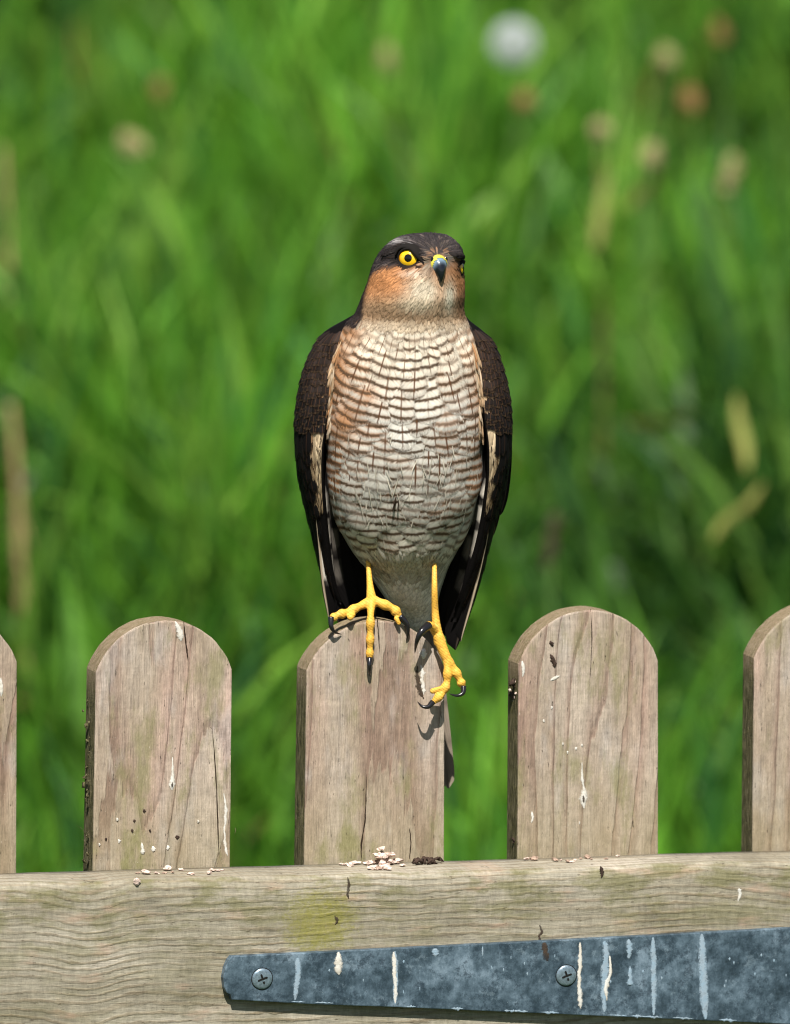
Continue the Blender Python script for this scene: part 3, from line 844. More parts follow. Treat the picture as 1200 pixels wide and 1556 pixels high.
# ---- body and head: one continuous surface
#        Y    xl    xr    yc    hd   (mm)
BODY = [(353.5, 646, 652, -7, 1.0), (356, 625, 671, -7, 7), (361, 607, 684, -7.5, 12), (368, 594, 693, -8, 16), (380, 581, 702, -8, 20), (395, 571, 704, -8, 22.5),
        (412, 564, 705, -8, 24), (430, 559, 705, -7.5, 25), (450, 551, 705, -6.5, 26), (466, 545, 704, -4.5, 26), (480, 538, 706, -2, 27),
        (495, 524, 713, 1, 29.5), (515, 512, 723, 4, 32.5), (540, 502, 730, 5.5, 35), (570, 496, 735, 7, 37), (610, 493, 738, 8.5, 38.5), (660, 493, 737, 10.5, 39),
        (710, 495, 734, 13.5, 38.5), (750, 499, 729, 16.5, 36.5), (785, 507, 720, 19.5, 34), (815, 520, 708, 23, 30.5), (840, 536, 695, 26, 27), (862, 553, 682, 29.5, 23.5),
        (885, 570, 673, 33, 19.5), (910, 586, 666, 36.5, 15.5), (935, 602, 659, 40.5, 10), (955, 614, 652, 42, 6), (966, 628, 642, 43, 1.5)]
BT = np.array(BODY, float)
def body_row(Y):
    r = [spl(BT[:, 0], BT[:, k], Y) for k in range(1, 5)]
    return r
NR, NS = 190, 112
Ys = np.concatenate([353.5 + (480 - 353.5) * np.linspace(0, 1, 80) ** 1.15, np.linspace(482, 966, NR - 80)])
f_dir = Vector((math.sin(math.radians(29)), -math.cos(math.radians(29)), .02)).normalized()
bill = at(661, 403, -.0245)
f_bill = Vector((math.sin(math.radians(22)), -math.cos(math.radians(22)), .02)).normalized()
EYE_L = at(620.5, 390, -.0285); EYE_R = at(701, 407, -.0135)
eL_dir = Vector((math.sin(math.radians(-12)), -math.cos(math.radians(-12)), .10)).normalized()
eR_dir = Vector((math.sin(math.radians(80)), -math.cos(math.radians(80)), .04)).normalized()
brow = [at(586, 386, -.022), at(602, 374.5, -.027), at(624, 374.5, -.030), at(646, 389, -.030)]
browR = [at(683, 384, -.027), at(695, 386, -.023), at(703, 389, -.017)]
def seg_d(p, pts):
    best = 9
    for a, b in zip(pts[:-1], pts[1:]):
        ab = b - a; t = max(0, min(1, (p - a).dot(ab) / ab.length_squared)); best = min(best, (p - a - ab * t).length)
    return best
Vb = []
for Y in Ys:
    xl, xr, yc, hd = body_row(Y)
    c = at((xl + xr) / 2, Y, yc / 1000); hw = (xr - xl) / 2 * S; hd = hd / 1000
    hdyaw = math.radians(29) * float(1 - sstep(440, 500, np.array(Y)))
    for k in range(NS):
        a = 2 * math.pi * k / NS
        ca, sa = math.cos(a), math.sin(a)
        e = 2 / 2.15
        p = Vector((c.x + hw * math.copysign(abs(ca) ** e, ca), c.y + hd * math.copysign(abs(sa) ** e, sa), c.z))
        if Y < 490:
            nrm = Vector((ca / max(hw, .004), sa / max(hd, .004), 0)).normalized()
            db = (p - bill).length
            p += f_dir * .0032 * math.exp(-(db / .0095) ** 2)
            if sa < .3:
                p += nrm * .0030 * math.exp(-(seg_d(p, brow) / .0028) ** 2)
                p += nrm * .0014 * math.exp(-(seg_d(p, browR) / .003) ** 2)
                for E_ in (EYE_L, EYE_R):
                    p -= nrm * .0019 * math.exp(-(((p - E_).length) / .0058) ** 2)
            # cheek fullness
            ck = (p - at(590, 440, -.022)).length
            p += nrm * .0010 * math.exp(-(ck / .009) ** 2)
        else:
            w_ = float(sstep(490, 540, np.array(Y)))
            p += Vector((n3(p.x * 55, p.z * 55, p.y * 55), n3(p.x * 55 + 9, p.z * 55, p.y * 55), 0)) * .0012 * w_
            if Y > 640: # a parting in the belly plumage
                p.y += .0016 * math.exp(-((p.x - (at(605, 770, 0).x)) / .004) ** 2 - ((Y - 775) / 40) ** 2)
        Vb.append(p)
Fb = [f[::-1] for f in grid_faces(NR, NS, 0, True)]
Fb.append(tuple(range(NS))); Fb.append(tuple((NR - 1) * NS + k for k in range(NS))[::-1])

def lerp3(a, b, t): return tuple(a[i] + (b[i] - a[i]) * t for i in range(3))
def g2(x, y, cx, cy, sx, sy): return math.exp(-((x - cx) / sx) ** 2 - ((y - cy) / sy) ** 2)

CREAM, WHITEG = (.68, .595, .475), (.57, .535, .475)
RUF, DKB = (.40, .165, .062), (.030, .023, .022)
def head_colour(X, Y, back, rn):
    """plumage colour of the head by place"""
    c = (.36, .175, .085)
    # cheek: rufous fading to buff below
    c = lerp3((.42, .185, .075), (.40, .26, .155), float(sstep(425, 470, np.array(Y))))
    c = lerp3(c, (.23, .135, .075), min(1, .8 * g2(X, Y, 640, 470, 60, 9) + .5 * g2(X, Y, 560, 470, 18, 14)))
    # pale face below the eye and chin
    c = lerp3(c, (.66, .56, .42), min(1, 1.25 * g2(X, Y, 646, 436, 21, 22)))
    c = lerp3(c, (.60, .49, .35), min(1, .9 * g2(X, Y, 632, 455, 22, 12)))
    c = lerp3(c, (.52, .42, .33), min(1, .9 * g2(X, Y, 634, 412, 17, 4.5)))
    c = lerp3(c, (.56, .50, .38), min(1, 1.1 * g2(X, Y, 682, 444, 8, 22)))
    c = lerp3(c, (.20, .105, .055), min(1, .9 * g2(X, Y, 700, 455, 9, 26)))
    c = lerp3(c, (.20, .15, .10), min(1, .6 * g2(X, Y, 671, 466, 3, 18)))
    c = lerp3(c, (.50, .40, .29), float(sstep(474, 490, np.array(Y))) * .9)
    # nape and behind the eye: dark
    line = np.interp(X, [545, 560, 575, 590, 606, 620, 640, 650, 660, 672, 685, 700], [430, 418, 408, 404, 404, 398, 392, 392, 384, 382, 388, 396])
    dk = float(sstep(line + 5, line - 5, np.array(Y + rn * 1.6)))
    crown = (.034, .029, .030)
    if rn > .5: crown = (.075, .060, .055)
    crown = lerp3(crown, (.085, .070, .055), (.6 if rn > 0 else .15) * min(1, 1.1 * g2(X, Y, 664, 381, 24, 11)))
    crown = lerp3(crown, (.40, .37, .36), .8 * (1 if rn > -.3 else .2) * g2(X, Y, 608, 366, 14, 4))
    crown = lerp3(crown, (.016, .014, .014), min(1, 1.2 * g2(X, Y, 600, 383, 20, 9) + 1.0 * g2(X, Y, 632, 377, 16, 5) + g2(X, Y, 697, 392, 10, 14)))
    RS = min(1, 1.3 * g2(X, Y, 701, 402, 10, 13))
    c = lerp3(c, crown, dk)
    c = lerp3(c, (.13, .115, .095), min(1, 1.3 * g2(X, Y, 670, 392, 22, 12)) * (1 - .92 * dk))
    c = lerp3(c, (.018, .015, .013), RS)
    # lores: grey bristles
    c = lerp3(c, (.27, .25, .20), .8 * g2(X, Y, 650, 402, 5, 9))
    c = lerp3(c, (.05, .04, .035), .7 * g2(X, Y, 655, 408, 3, 9))
    de = math.hypot((X - 620.5) * .9, Y - 390.5)
    c = lerp3(c, (.014, .012, .011), float(sstep(24, 18, np.array(de + (4 if Y > 400 else 0)))) * .95)
    if back > 0:
        c = lerp3(c, DKB, min(1, back))
    nape = float(sstep(0, 7, np.array(np.interp(Y, [400, 430, 455, 480, 500], [573, 565, 560, 557, 546]) - X)))
    c = lerp3(c, DKB, nape)
    return c

def breast_colour(X, Y, rn):
    c0 = head_colour(X, min(Y, 484), 0, 0) if Y < 512 else CREAM
    c = lerp3(CREAM, WHITEG, float(sstep(520, 640, np.array(Y))))
    c = lerp3(c, (.58, .53, .44), float(sstep(770, 850, np.array(Y))))
    c = lerp3(c, (.62, .585, .50), float(sstep(845, 880, np.array(Y))) * .7)
    sd = max(g2(X, Y, 506, 555, 24, 60), g2(X, Y, 734, 560, 14, 80) * .9, .9 * g2(X, Y, 522, 640, 22, 30), .8 * g2(X, Y, 530, 505, 24, 20), .6 * g2(X, Y, 560, 600, 16, 16))
    c = lerp3(c, (.50, .235, .105), min(.9, sd * 1.1))
    if 525 < Y < 640:
        xl, xr = body_row(Y)[:2]; e_ = min(X - xl, xr - X)
        c = lerp3(c, (.62, .46, .31), .8 * float(sstep(13, 6, np.array(e_))))
    c = lerp3(c0, c, float(sstep(484, 510, np.array(Y))))
    k = 1 + .10 * rn
    return tuple(v * k for v in c)

bc = np.ones((len(Vb), 4))
for i, p in enumerate(Vb):
    X, Y = px(p); row = i // NS; Yr = Ys[row]
    yc = body_row(Yr)[2] / 1000
    back = float(sstep(.002, .012, np.array(p.y - yc)))
    cc = head_colour(X, Yr, back, 0) if Yr < 484 else breast_colour(X, Yr, 0)
    if Yr >= 484: cc = lerp3(tuple(v * .75 for v in cc), DKB, back if Yr < 830 else 0)
    bc[i, :3] = cc

def down_mat():
    t = NT('body down')
    c = t.attr('plume_colour').outputs['Color']
    o = t.obj(); f = t.noise(o, 900, 3)
    k = t.mr(f, .3, .7, .75, 1.1)
    t.bsdf(t.mix(1.0, c, t.vec(k, k, k), 'MULTIPLY'), .85, .04, normal=t.bump(f, .5, .0006))
    return t.m
M_DOWN = down_mat()
body = part('body', Vb, Fb, M_DOWN, attrs={'plume_colour': bc})
BVH = BVHTree.FromPolygons([tuple(v) for v in Vb], Fb)

class Plume:
    def __init__(self): self.V, self.F, self.C, self.M, self.E, self.UV = [], [], [], [], [], []
    def feather(self, p, n, t, L, W, lift, bvh, colour, marks=None, edge=(0, 0), nu=5, nv=7, base_lift=.0001, round_=1.0, keep=None, sweep=0.0, cup=.35):
        """a single contour feather hugging a surface; colour: rgb or f(X, Y, v, u); marks: f(X, Y, v, u) -> phase, bar, shaft, rufous"""
        t = (t - n * t.dot(n)).normalized(); b = n.cross(t).normalized(); rn = random.random()
        vs_ = []
        for i in range(nv):
            v = i / (nv - 1)
            v = 1 - (1 - v) ** 1.35
            wv = (0.55 + .45 * math.sin(min(1, v / .6) * math.pi / 2)) * (1 if v < .6 else math.sqrt(max(0.0, 1 - ((v - .6) / .4) ** (2.4 * round_))) * .94 + .06)
            for j in range(nu):
                u = -1 + 2 * j / (nu - 1)
                q = p + t * (L * v) + b * (W / 2 * wv * u + sweep * v * v)
                h = bvh.find_nearest(q)
                if h[0] is None: return
                s, nn = h[0], h[1]
                if nn.dot(n) < 0 and nn.dot(q - s) < 0: pass
                s = s + nn * (base_lift + lift * v - lift * cup * u * u)
                vs_.append((s, u, v))
        if keep is not None and not all(keep(s) for s, _, _ in vs_): return
        b0 = len(self.V)
        for s, u, v in vs_:
            X, Y = px(s)
            self.V.append(s); self.UV.append((u * .5 + .5, v))
            cc = colour(X, Y, v, u) if callable(colour) else colour
            self.C.append((*cc, 1))
            self.M.append(marks(X, Y, v, u) if marks else (0, 0, 0, 0))
            self.E.append((edge[0], rn, edge[1], 1))
        self.F += grid_faces(nv, nu, b0)
    def build(self, name, parent=hawk, stuff=True, mat=None):
        o = part(name, self.V, self.F, mat or M_PLUME, parent, attrs={'plume_colour': self.C, 'plume_marks': self.M, 'plume_edge': self.E}, uv=self.UV)
        if stuff: o['kind'] = 'stuff'
        return o

def hit(X, Y):
    d = (FWD + (RIGHT * (X - 600) + UP * (778 - Y)) * (S / DIST)).normalized()
    h = BVH.ray_cast(CAM, d)
    return (h[0], h[1]) if h[0] is not None else (None, None)

# ---- breast: long feathers in rings that spread from the throat, each with bars and a dark shaft
NX, NY = 630.0, 415.0
def rad(X, Y): return math.hypot((X - NX) * .92, Y - NY)
RK = np.array([37, 107, 197, 277, 337, 397, 457, 577]); PK = np.array([0, 4.9, 10.8, 16.3, 20.6, 25.2, 29.8, 39.0])
def bar_phase(X, Y): return float(spl(RK, PK, rad(X, Y)))
def breast():
    pl = Plume()
    r = 74.0; k = 0
    rows = []
    while r < 500:
        rows.append(r); r += 12 if r < 110 else (20 if r < 300 else 18)
    for k, r in enumerate(rows):
        sp = 19.0 if r < 100 else (25.0 if r < 128 else (35.0 if r < 290 else 29.0))
        n = int(2 * math.pi * r / sp)
        for q in range(n):
            a = 2 * math.pi * (q + (.5 if k % 2 else 0) + random.uniform(-.12, .12)) / n
            X = NX + math.sin(a) * r / .92 ; Y = NY + math.cos(a) * r
            if Y < 462 or Y > 900: continue
            xl, xr, yc, hd = body_row(Y)
            if not (xl + 1 < X < xr - 1): continue
            p, nn = hit(X, Y)
            if p is None: continue
            d = RIGHT * (X - NX) * .85 + UP * (NY - Y)
            side = (X - (xl + xr) / 2) / ((xr - xl) / 2)
            low = float(sstep(690, 790, np.array(Y)))
            d = d.normalized() + RIGHT * random.gauss(0, .06 + .15 * low)
            L = random.uniform(68, 86) * S * (1 - .22 * low); W = random.uniform(44, 56) * S * (1 - .3 * low); nk = .50 + .50 * float(sstep(80, 145, np.array(r))); W *= .85 + .25 * float(sstep(90, 140, np.array(r))); L *= nk; W *= nk
            jit = random.gauss(0, .10 + .07 * low) + .75 * n3(X * .009, Y * .012, 5); tilt_ = random.gauss(0, .10 + .10 * low); rn = random.gauss(0, 1)
            amp = (1 - .55 * float(sstep(800, 845, np.array(Y)))) * (.35 + .65 * float(sstep(474, 505, np.array(Y))))
            amp *= random.choice([1, 1, 1, 1, .9, .75, .6])
            sh = (0.95 if Y < 690 else .3) * random.choice([1, 1, .8, .3]) * float(sstep(470, 500, np.array(Y)))
            ruf0 = min(1, .20 + abs(side) ** 1.8 * (.95 if side < 0 else .7) + random.gauss(0, .15)) * (1 - .55 * low)
            bow = random.uniform(.02, .34)
            def colr(X_, Y_, v, u, rn=rn): return breast_colour(X_, Y_, rn)
            def mk(X_, Y_, v, u, jit=jit, amp=amp, sh=sh, ruf0=ruf0, bow=bow):
                fade = 1 - .9 * float(sstep(838, 872, np.array(Y_)))
                return (bar_phase(X_, Y_) + jit + 50 + bow * u * u + tilt_ * u, amp * fade, sh * fade, max(0, ruf0))
            pl.feather(p, nn, d, L, W, random.uniform(.0004, .0009) * (1 + .6 * low) * (.30 + .70 * float(sstep(90, 170, np.array(r)))), BVH, colr, mk, nu=7, nv=12, cup=.2)
    for k in range(150):      # feathers that spill over the wings' front edges
        Y = random.uniform(514, 640); sg = random.choice((-1, 1)); xl, xr = body_row(Y)[:2]
        X = xl + random.uniform(3, 11) if sg < 0 else xr - random.uniform(3, 11)
        p, nn = hit(X, Y)
        if p is None: continue
        kk = random.uniform(.6, 1.0); c = tuple(v * kk for v in random.choice([(.60, .46, .32), (.46, .24, .115), (.55, .37, .22)]))
        pl.feather(p, nn, -UP + RIGHT * (sg * random.uniform(.05, .35)), random.uniform(26, 42) * S, random.uniform(4.5, 8) * S, random.uniform(.0008, .0026), BVH, c, lambda X_, Y_, v, u: (0, 0, .4, 0), nu=5, nv=8)
    for k in range(85):      # loose pale wisps over the belly
        X = random.gauss(*random.choice([(535, 30), (590, 45), (690, 25)])); Y = random.gauss(745, 38)
        if not 640 < Y < 835: continue
        p, nn = hit(X, Y)
        if p is None or not (body_row(Y)[0] + 3 < X < body_row(Y)[1] - 3): continue
        d = -UP + RIGHT * random.gauss(0, .32); kk = random.uniform(.5, 1.0)
        pl.feather(p, nn, d, random.uniform(16, 34) * S, random.uniform(.9, 1.7) * S, random.uniform(.0006, .0016), BVH, (.62 * kk, .56 * kk, .45 * kk), nu=2, nv=6, base_lift=.0009)
    for k in range(5):        # dark-coloured feathers paint the shade inside the mid-belly parting
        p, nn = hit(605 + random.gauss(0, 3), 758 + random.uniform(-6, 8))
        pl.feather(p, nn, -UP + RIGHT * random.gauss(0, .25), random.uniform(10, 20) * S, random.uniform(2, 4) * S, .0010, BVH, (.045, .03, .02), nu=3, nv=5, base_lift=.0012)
    return pl
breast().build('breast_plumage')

# ---- fine lower-belly and vent feathers, white and unbarred, and the thighs' fringe
def vent():
    pl = Plume()
    for k in range(1500):
        Y = random.uniform(822, 948); xl, xr, yc, hd = body_row(Y); X = random.uniform(xl + 3, xr - 3)
        p, nn = hit(X, Y)
        if p is None: continue
        d = -UP + RIGHT * (random.gauss(0, .12) + (X - 618) * -.004)
        kk = random.uniform(.85, 1.1); c = tuple(v * kk for v in ((.50, .46, .38) if Y < 865 else (.74, .70, .62)))
        pl.feather(p, nn, d, random.uniform(24, 46) * S, random.uniform(4, 8) * S, random.uniform(.0003, .0016), BVH, c, nu=3, nv=6, cup=.1)
    for cx, cy in ((558, 838), (659, 824)):     # trouser feathers that hang over the top of each leg
        for k in range(130):
            X = cx + random.gauss(0, 12); p, nn = hit(X, cy + random.uniform(-6, 16))
            if p is None: continue
            kk = random.uniform(.55, .9); c = tuple(v * kk for v in (.44, .39, .30))
            pl.feather(p, nn, -UP + RIGHT * random.gauss(0, .1), random.uniform(24, 38) * S, random.uniform(2.5, 5) * S, random.uniform(.0003, .0016), BVH, c, nu=3, nv=6, cup=.1)
    return pl
vent().build('vent_plumage')

# ---- head plumage
def head():
    pl = Plume()
    eyes = [(EYE_L, .0060), (EYE_R, .0040)]
    def keep(s):
        for e, r in eyes:
            d = s - e
            if d.length < r: return False
        return True
    cnt = 0
    while cnt < 6500:
        row = rng.random()
        i = int(rng.integers(2, 80)); Y = Ys[i]
        if rng.random() > (body_row(Y)[1] - body_row(Y)[0]) / 165: continue
        k = int(rng.integers(0, NS))
        p = Vb[i * NS + k] * .5 + Vb[(i + 1) * NS + (k + 1) % NS] * .5
        h = BVH.find_nearest(p)
        p, nn = h[0], h[1]
        cnt += 1
        if (p - bill - f_dir * .002).length < .0068: continue
        X, Yp = px(p)
        yc = body_row(Y)[2] / 1000; back = float(sstep(.002, .012, np.array(p.y - yc)))
        d = (p - (bill + Vector((0, 0, .001)))).normalized()
        z = p.z - bill.z
        d = d + Vector((0, 0, -.25 if z < .006 else -.05))
        d = d - nn * d.dot(nn)
        if d.length < .05: d = Vector((0, 0, -1))
        d.normalize(); d += Vector((random.gauss(0, .10), random.gauss(0, .10), random.gauss(0, .10)))
        near = min(1, (p - bill).length / .02)
        rn = random.gauss(0, .6); k_ = math.exp(random.gauss(0, .13) + .25 * n3(X * .05, Yp * .05, 2))
        Lf = (random.uniform(.0058, .0088) * (.45 + .55 * near)); Wf = Lf * random.uniform(.17, .27)
        if Y > 455: Lf *= .95; Wf *= 1.2
        def colr(X_, Y_, v, u, rn=rn, k_=k_, back=back, X0=X, Y0=Yp):
            c = head_colour(X0 * .65 + X_ * .35, Y0 * .65 + Y_ * .35, back, rn)
            return tuple(q * k_ * (.82 + .28 * v) for q in c)
        def mk(X_, Y_, v, u): return (0, 0, .35, 0)
        pl.feather(p, nn, d, Lf, Wf, random.uniform(.00015, .0005), BVH, colr, mk, nu=3, nv=6, keep=keep, round_=.7)
    # back and mantle, coarse
    for k in range(520):
        Y = random.uniform(470, 800); xl, xr, yc, hd = body_row(Y)
        a = random.uniform(.0, math.pi)
        c = at((xl + xr) / 2, Y, yc / 1000)
        p = Vector((c.x + (xr - xl) / 2 * S * math.cos(a), c.y + hd / 1000 * math.sin(a), c.z))
        h = BVH.find_nearest(p); kk = random.uniform(.7, 1.3)
        pl.feather(h[0], h[1], Vector((0, .2, -1)), random.uniform(.014, .02), random.uniform(.010, .013), .0015, BVH,
                   tuple(v * kk for v in (.05, .040, .036)), lambda X_, Y_, v, u: (0, 0, .4, 0), edge=(.5, 0), nu=3, nv=5)
    return pl
head().build('head_plumage')

# ---- eyes
def iris_mat():
    t = NT('yellow iris')
    o = t.obj()
    k = t.mr(t.noise(o, 1500, 4), .3, .7, .85, 1.12); c = t.mix(1.0, t.attr('plume_colour').outputs['Color'], t.vec(k, k, k), 'MULTIPLY')
    t.bsdf(c, .25, .5, coat=1, coat_rough=.02)
    return t.m
M_IRIS = iris_mat(); M_PUPIL = simple('black pupil', (.004, .004, .004), .06, .6); M_LID = simple('dark eyelid rim', (.012, .010, .009), .8, .1)
M_LIDY = simple('yellowish inner lid', (.42, .36, .10), .45, .35)
def eye(E_, e, vis, R_e, shield=True):
    dep = math.sqrt(max(0, R_e ** 2 - vis ** 2))
    hh = BVH.find_nearest(E_); surf = hh[0]
    c = surf - e * (dep - .0004)
    V, F = ellipsoid(c, (R_e, R_e, R_e), None, 72, 56)
    def ring(v):
        a = math.acos(max(-1, min(1, (Vector(v) - c).normalized().dot(e)))) * R_e / vis
        k = float(sstep(1.02, .80, np.array(a))); k2 = float(sstep(.28, .46, np.array(a)))
        q_ = lerp3((.55, .20, .006), (.93, .53, .012), k); q_ = lerp3((.70, .34, .01), q_, k2); return (*q_, 1)
    o = part('eye', V, F, M_IRIS, origin=c, attrs={'plume_colour': [ring(v) for v in V]})
    q = e.to_track_quat('Z', 'Y').to_matrix()
    def cap(rp, lift, z0=0):
        V, F = [], []
        n = 28
        for i in range(7):
            a = rp * i / 6
            for k in range(n):
                ph = 2 * math.pi * k / n; rr = R_e + lift
                V.append(c + q @ Vector((math.sin(a) * math.cos(ph), math.sin(a) * math.sin(ph), math.cos(a))) * rr)
        F = grid_faces(7, n, 0, True); return V, F
    V, F = cap(math.asin(.0021 / R_e), .00005); part('pupil', V, F, M_PUPIL, o)
    # lid rim, drawn to a point towards the bill
    n = 44; V = []; F = []
    toB = q.inverted() @ (bill - c); ab = math.atan2(toB.y, toB.x)
    prof = [(-.06, .0005), (.01, .0011), (.08, .0013), (.16, .0012), (.26, .0008), (.36, .0000)]
    for k in range(n):
        ph = 2 * math.pi * k / n
        pt = math.exp(-((math.atan2(math.sin(ph - ab), math.cos(ph - ab))) / .42) ** 2)
        up_ = q @ Vector((math.cos(ph), math.sin(ph), 0)); fl = max(0, up_.z)
        rr = vis * (1.0 + .20 * pt - .17 * fl ** 2)
        for dr, h in prof:
            r2 = rr + vis * dr * (1 + .35 * fl)
            zc = math.sqrt(max(0, R_e ** 2 - min(r2, R_e * .99) ** 2))
            V.append(c + q @ Vector((math.cos(ph) * r2, math.sin(ph) * r2, zc + h * (1 + fl * .9))))
    m_ = len(prof)
    for k in range(n):
        for j in range(m_ - 1):
            a = k * m_ + j; b = ((k + 1) % n) * m_ + j; F.append((a, a + 1, b + 1, b))
    part('eyelid', V, F, M_LID, o)
    if shield:
        ax = (RIGHT - e * RIGHT.dot(e)).normalized(); ay = e.cross(ax) if e.cross(ax).dot(UP) > 0 else -e.cross(ax)
        def shell(a, b, lift):      # a, b in hundredths of the eye's visible radius
            a, b = a / 100 * vis, b / 100 * vis; r = R_e + lift; d2 = min(a * a + b * b, (vis * .98) ** 2)
            return c + ax * a + ay * b + e * math.sqrt(r * r - d2)
        # the slanting upper lid cuts the eye on the bill's side
        low = [(-118, 22), (-98, 58), (-62, 80), (-20, 80), (14, 69), (48, 34), (84, -16), (138, -66)]
        up_ = [(-132, 60), (-104, 104), (-66, 126), (-20, 134), (34, 130), (84, 104), (128, 52), (160, -30)]
        V, F = [], []
        lo, hi = dense([Vector((a, b, 0)) for a, b in low], 24), dense([Vector((a, b, 0)) for a, b in up_], 24)
        for i in range(24):
            for k, lf in ((0, .0002), (.06, .0010), (.35, .0016), (.7, .0013), (1, .0002)):
                p = lo[i].lerp(hi[i], k); V.append(shell(p.x, p.y, lf + .0003))
        F = grid_faces(24, 5); part('brow_lid', V, F, M_LID, o)
        cn = [(70, -52), (100, -18), (122, -40), (150, -72), (118, -86), (84, -76)]
        V = [shell(100, -55, .0006)] + [shell(a, b, .0003) for a, b in cn]
        part('eye_corner', V, [(0, i, i % 6 + 1) for i in range(1, 7)], M_LIDY, o)
    return o, c
eye(EYE_L, eL_dir, .0059, .0073)
eye(EYE_R, eR_dir, .0040, .0052, False)
# brow shields: stiff dark feathers that overhang the eyes
def brow_plume():
    pl = Plume()
    for pts, n in ((brow, 90), (browR, 50)):
        cs = dense(pts, n)
        for i, p in enumerate(cs):
            h = BVH.find_nearest(p); nn = h[1]
            d = (cs[max(0, i - 1)] - cs[min(n - 1, i + 1)])
            if pts is browR: d = -d
            d = d.normalized() + Vector((0, 0, -.35 + random.gauss(0, .15)))
            q = h[0] + Vector((0, 0, random.uniform(-.0002, .0012)))
            g = random.uniform(.7, 1.6)
            pl.feather(q, nn, d, .005, .0016, .0011, BVH, (.017 * g, .014 * g, .013 * g), nu=3, nv=5, base_lift=.0005)
    return pl
brow_plume().build('brow_plumage')

# ---- bill
def build_bill():
    f = f_bill; sd = f.cross(Vector((0, 0, 1))).normalized(); up = Vector((0, 0, 1))
    # t, forward, up, half width, half height (mm)
    rows = [(-3.5, 1.2, 6.1, 5.6), (0, 1.0, 6.1, 5.3), (2.2, .8, 5.7, 4.9), (4.2, .2, 4.9, 4.4), (5.9, -.9, 4.0, 3.8), (7.3, -2.5, 3.15, 3.2), (8.2, -4.5, 2.35, 2.6), (8.6, -6.4, 1.6, 1.9), (8.6, -8.2, .95, 1.15), (8.3, -9.5, .45, .5), (8.1, -10.1, .1, .1)]
    R = np.array(rows); n = 34; q = np.linspace(0, 1, n); t = np.linspace(0, 1, len(rows))
    fw, uu, hw, hh = (spl(t, R[:, k], q) / 1000 for k in range(4)); fw = np.where(fw > 0, fw * .76, fw); uu = uu * .95
    o0 = bill + up * .0004 + f * .0016
    ns = 26
    def loft(i0, i1, grow):
        V = []
        for i in range(i0, i1):
            c = o0 + f * fw[i] + up * uu[i]
            a = Vector((fw[min(i + 1, n - 1)] - fw[max(i - 1, 0)], uu[min(i + 1, n - 1)] - uu[max(i - 1, 0)])); a.normalize()
            nrm = f * (-a.y) + up * a.x
            for k in range(ns):
                an = 2 * math.pi * k / ns; ca, sa = math.cos(an), math.sin(an)
                ridge = 1 - .22 * max(0, sa) * abs(ca)          # a narrow culmen
                V.append(c + sd * ((hw[i] * 1.1 + grow) * ca * ridge) + nrm * ((hh[i] + grow) * sa))
        return V, grid_faces(i1 - i0, ns, 0, True)
    V, F = loft(0, n, 0)
    F.append(tuple((n - 1) * ns + k for k in range(ns)))
    C = np.ones((len(V), 4))
    for i in range(n):
        tt = q[i]
        for k in range(ns):
            sa = math.sin(2 * math.pi * k / ns)
            blk = float(sstep(.36, .56, np.array(tt + .10 * sa)))
            C[i * ns + k, :3] = lerp3((.22, .32, .42), (.008, .009, .012), blk)
    # lower mandible
    b0 = len(V)
    for i in range(10):
        v = i / 9; c = o0 + f * (-.003 + .0080 * v) + up * (-.0046 - .0022 * v)
        for k in range(ns):
            an = 2 * math.pi * k / ns
            V.append(c + sd * (.0042 * (1 - v ** 2.2) + .0002) * math.cos(an) + up * (.0022 * (1 - v * .7)) * math.sin(an))
    F += grid_faces(10, ns, b0, True)
    C = np.concatenate([C, np.tile([.10, .13, .16, 1], (10 * ns, 1))])
    t_ = NT('bill horn'); cc = t_.attr('plume_colour').outputs['Color']
    t_.bsdf(cc, .2, .5, coat=.3, coat_rough=.1)
    bo = part('beak', V, F, t_.m, attrs={'plume_colour': C}, origin=bill)
    i1 = 15
    V, F = loft(0, i1, .00035)
    keepF = [fc for fc in F if (sum(fc) / 4) // ns < i1 - 1 - 4.5 * max(0, -math.sin(2 * math.pi * ((sum(fc) / 4) % ns) / ns))]
    tc = NT('yellow green cere'); o = tc.obj()
    tc.bsdf(tc.mix(tc.noise(o, 500, 3), (.36, .34, .035), (.62, .54, .075)), .42, .4, normal=tc.bump(tc.noise(o, 700, 3), .3, .0004))
    part('cere', V, keepF, tc.m, bo)
    for s_ in (-1, 1):
        c = o0 + f * .0036 + sd * (s_ * .0040) + up * .0030
        Vn, Fn = ellipsoid(c, (.0012, .0010, .0016), None, 14, 9)
        part('nostril', Vn, Fn, M_PUPIL, bo)
    return bo
build_bill()

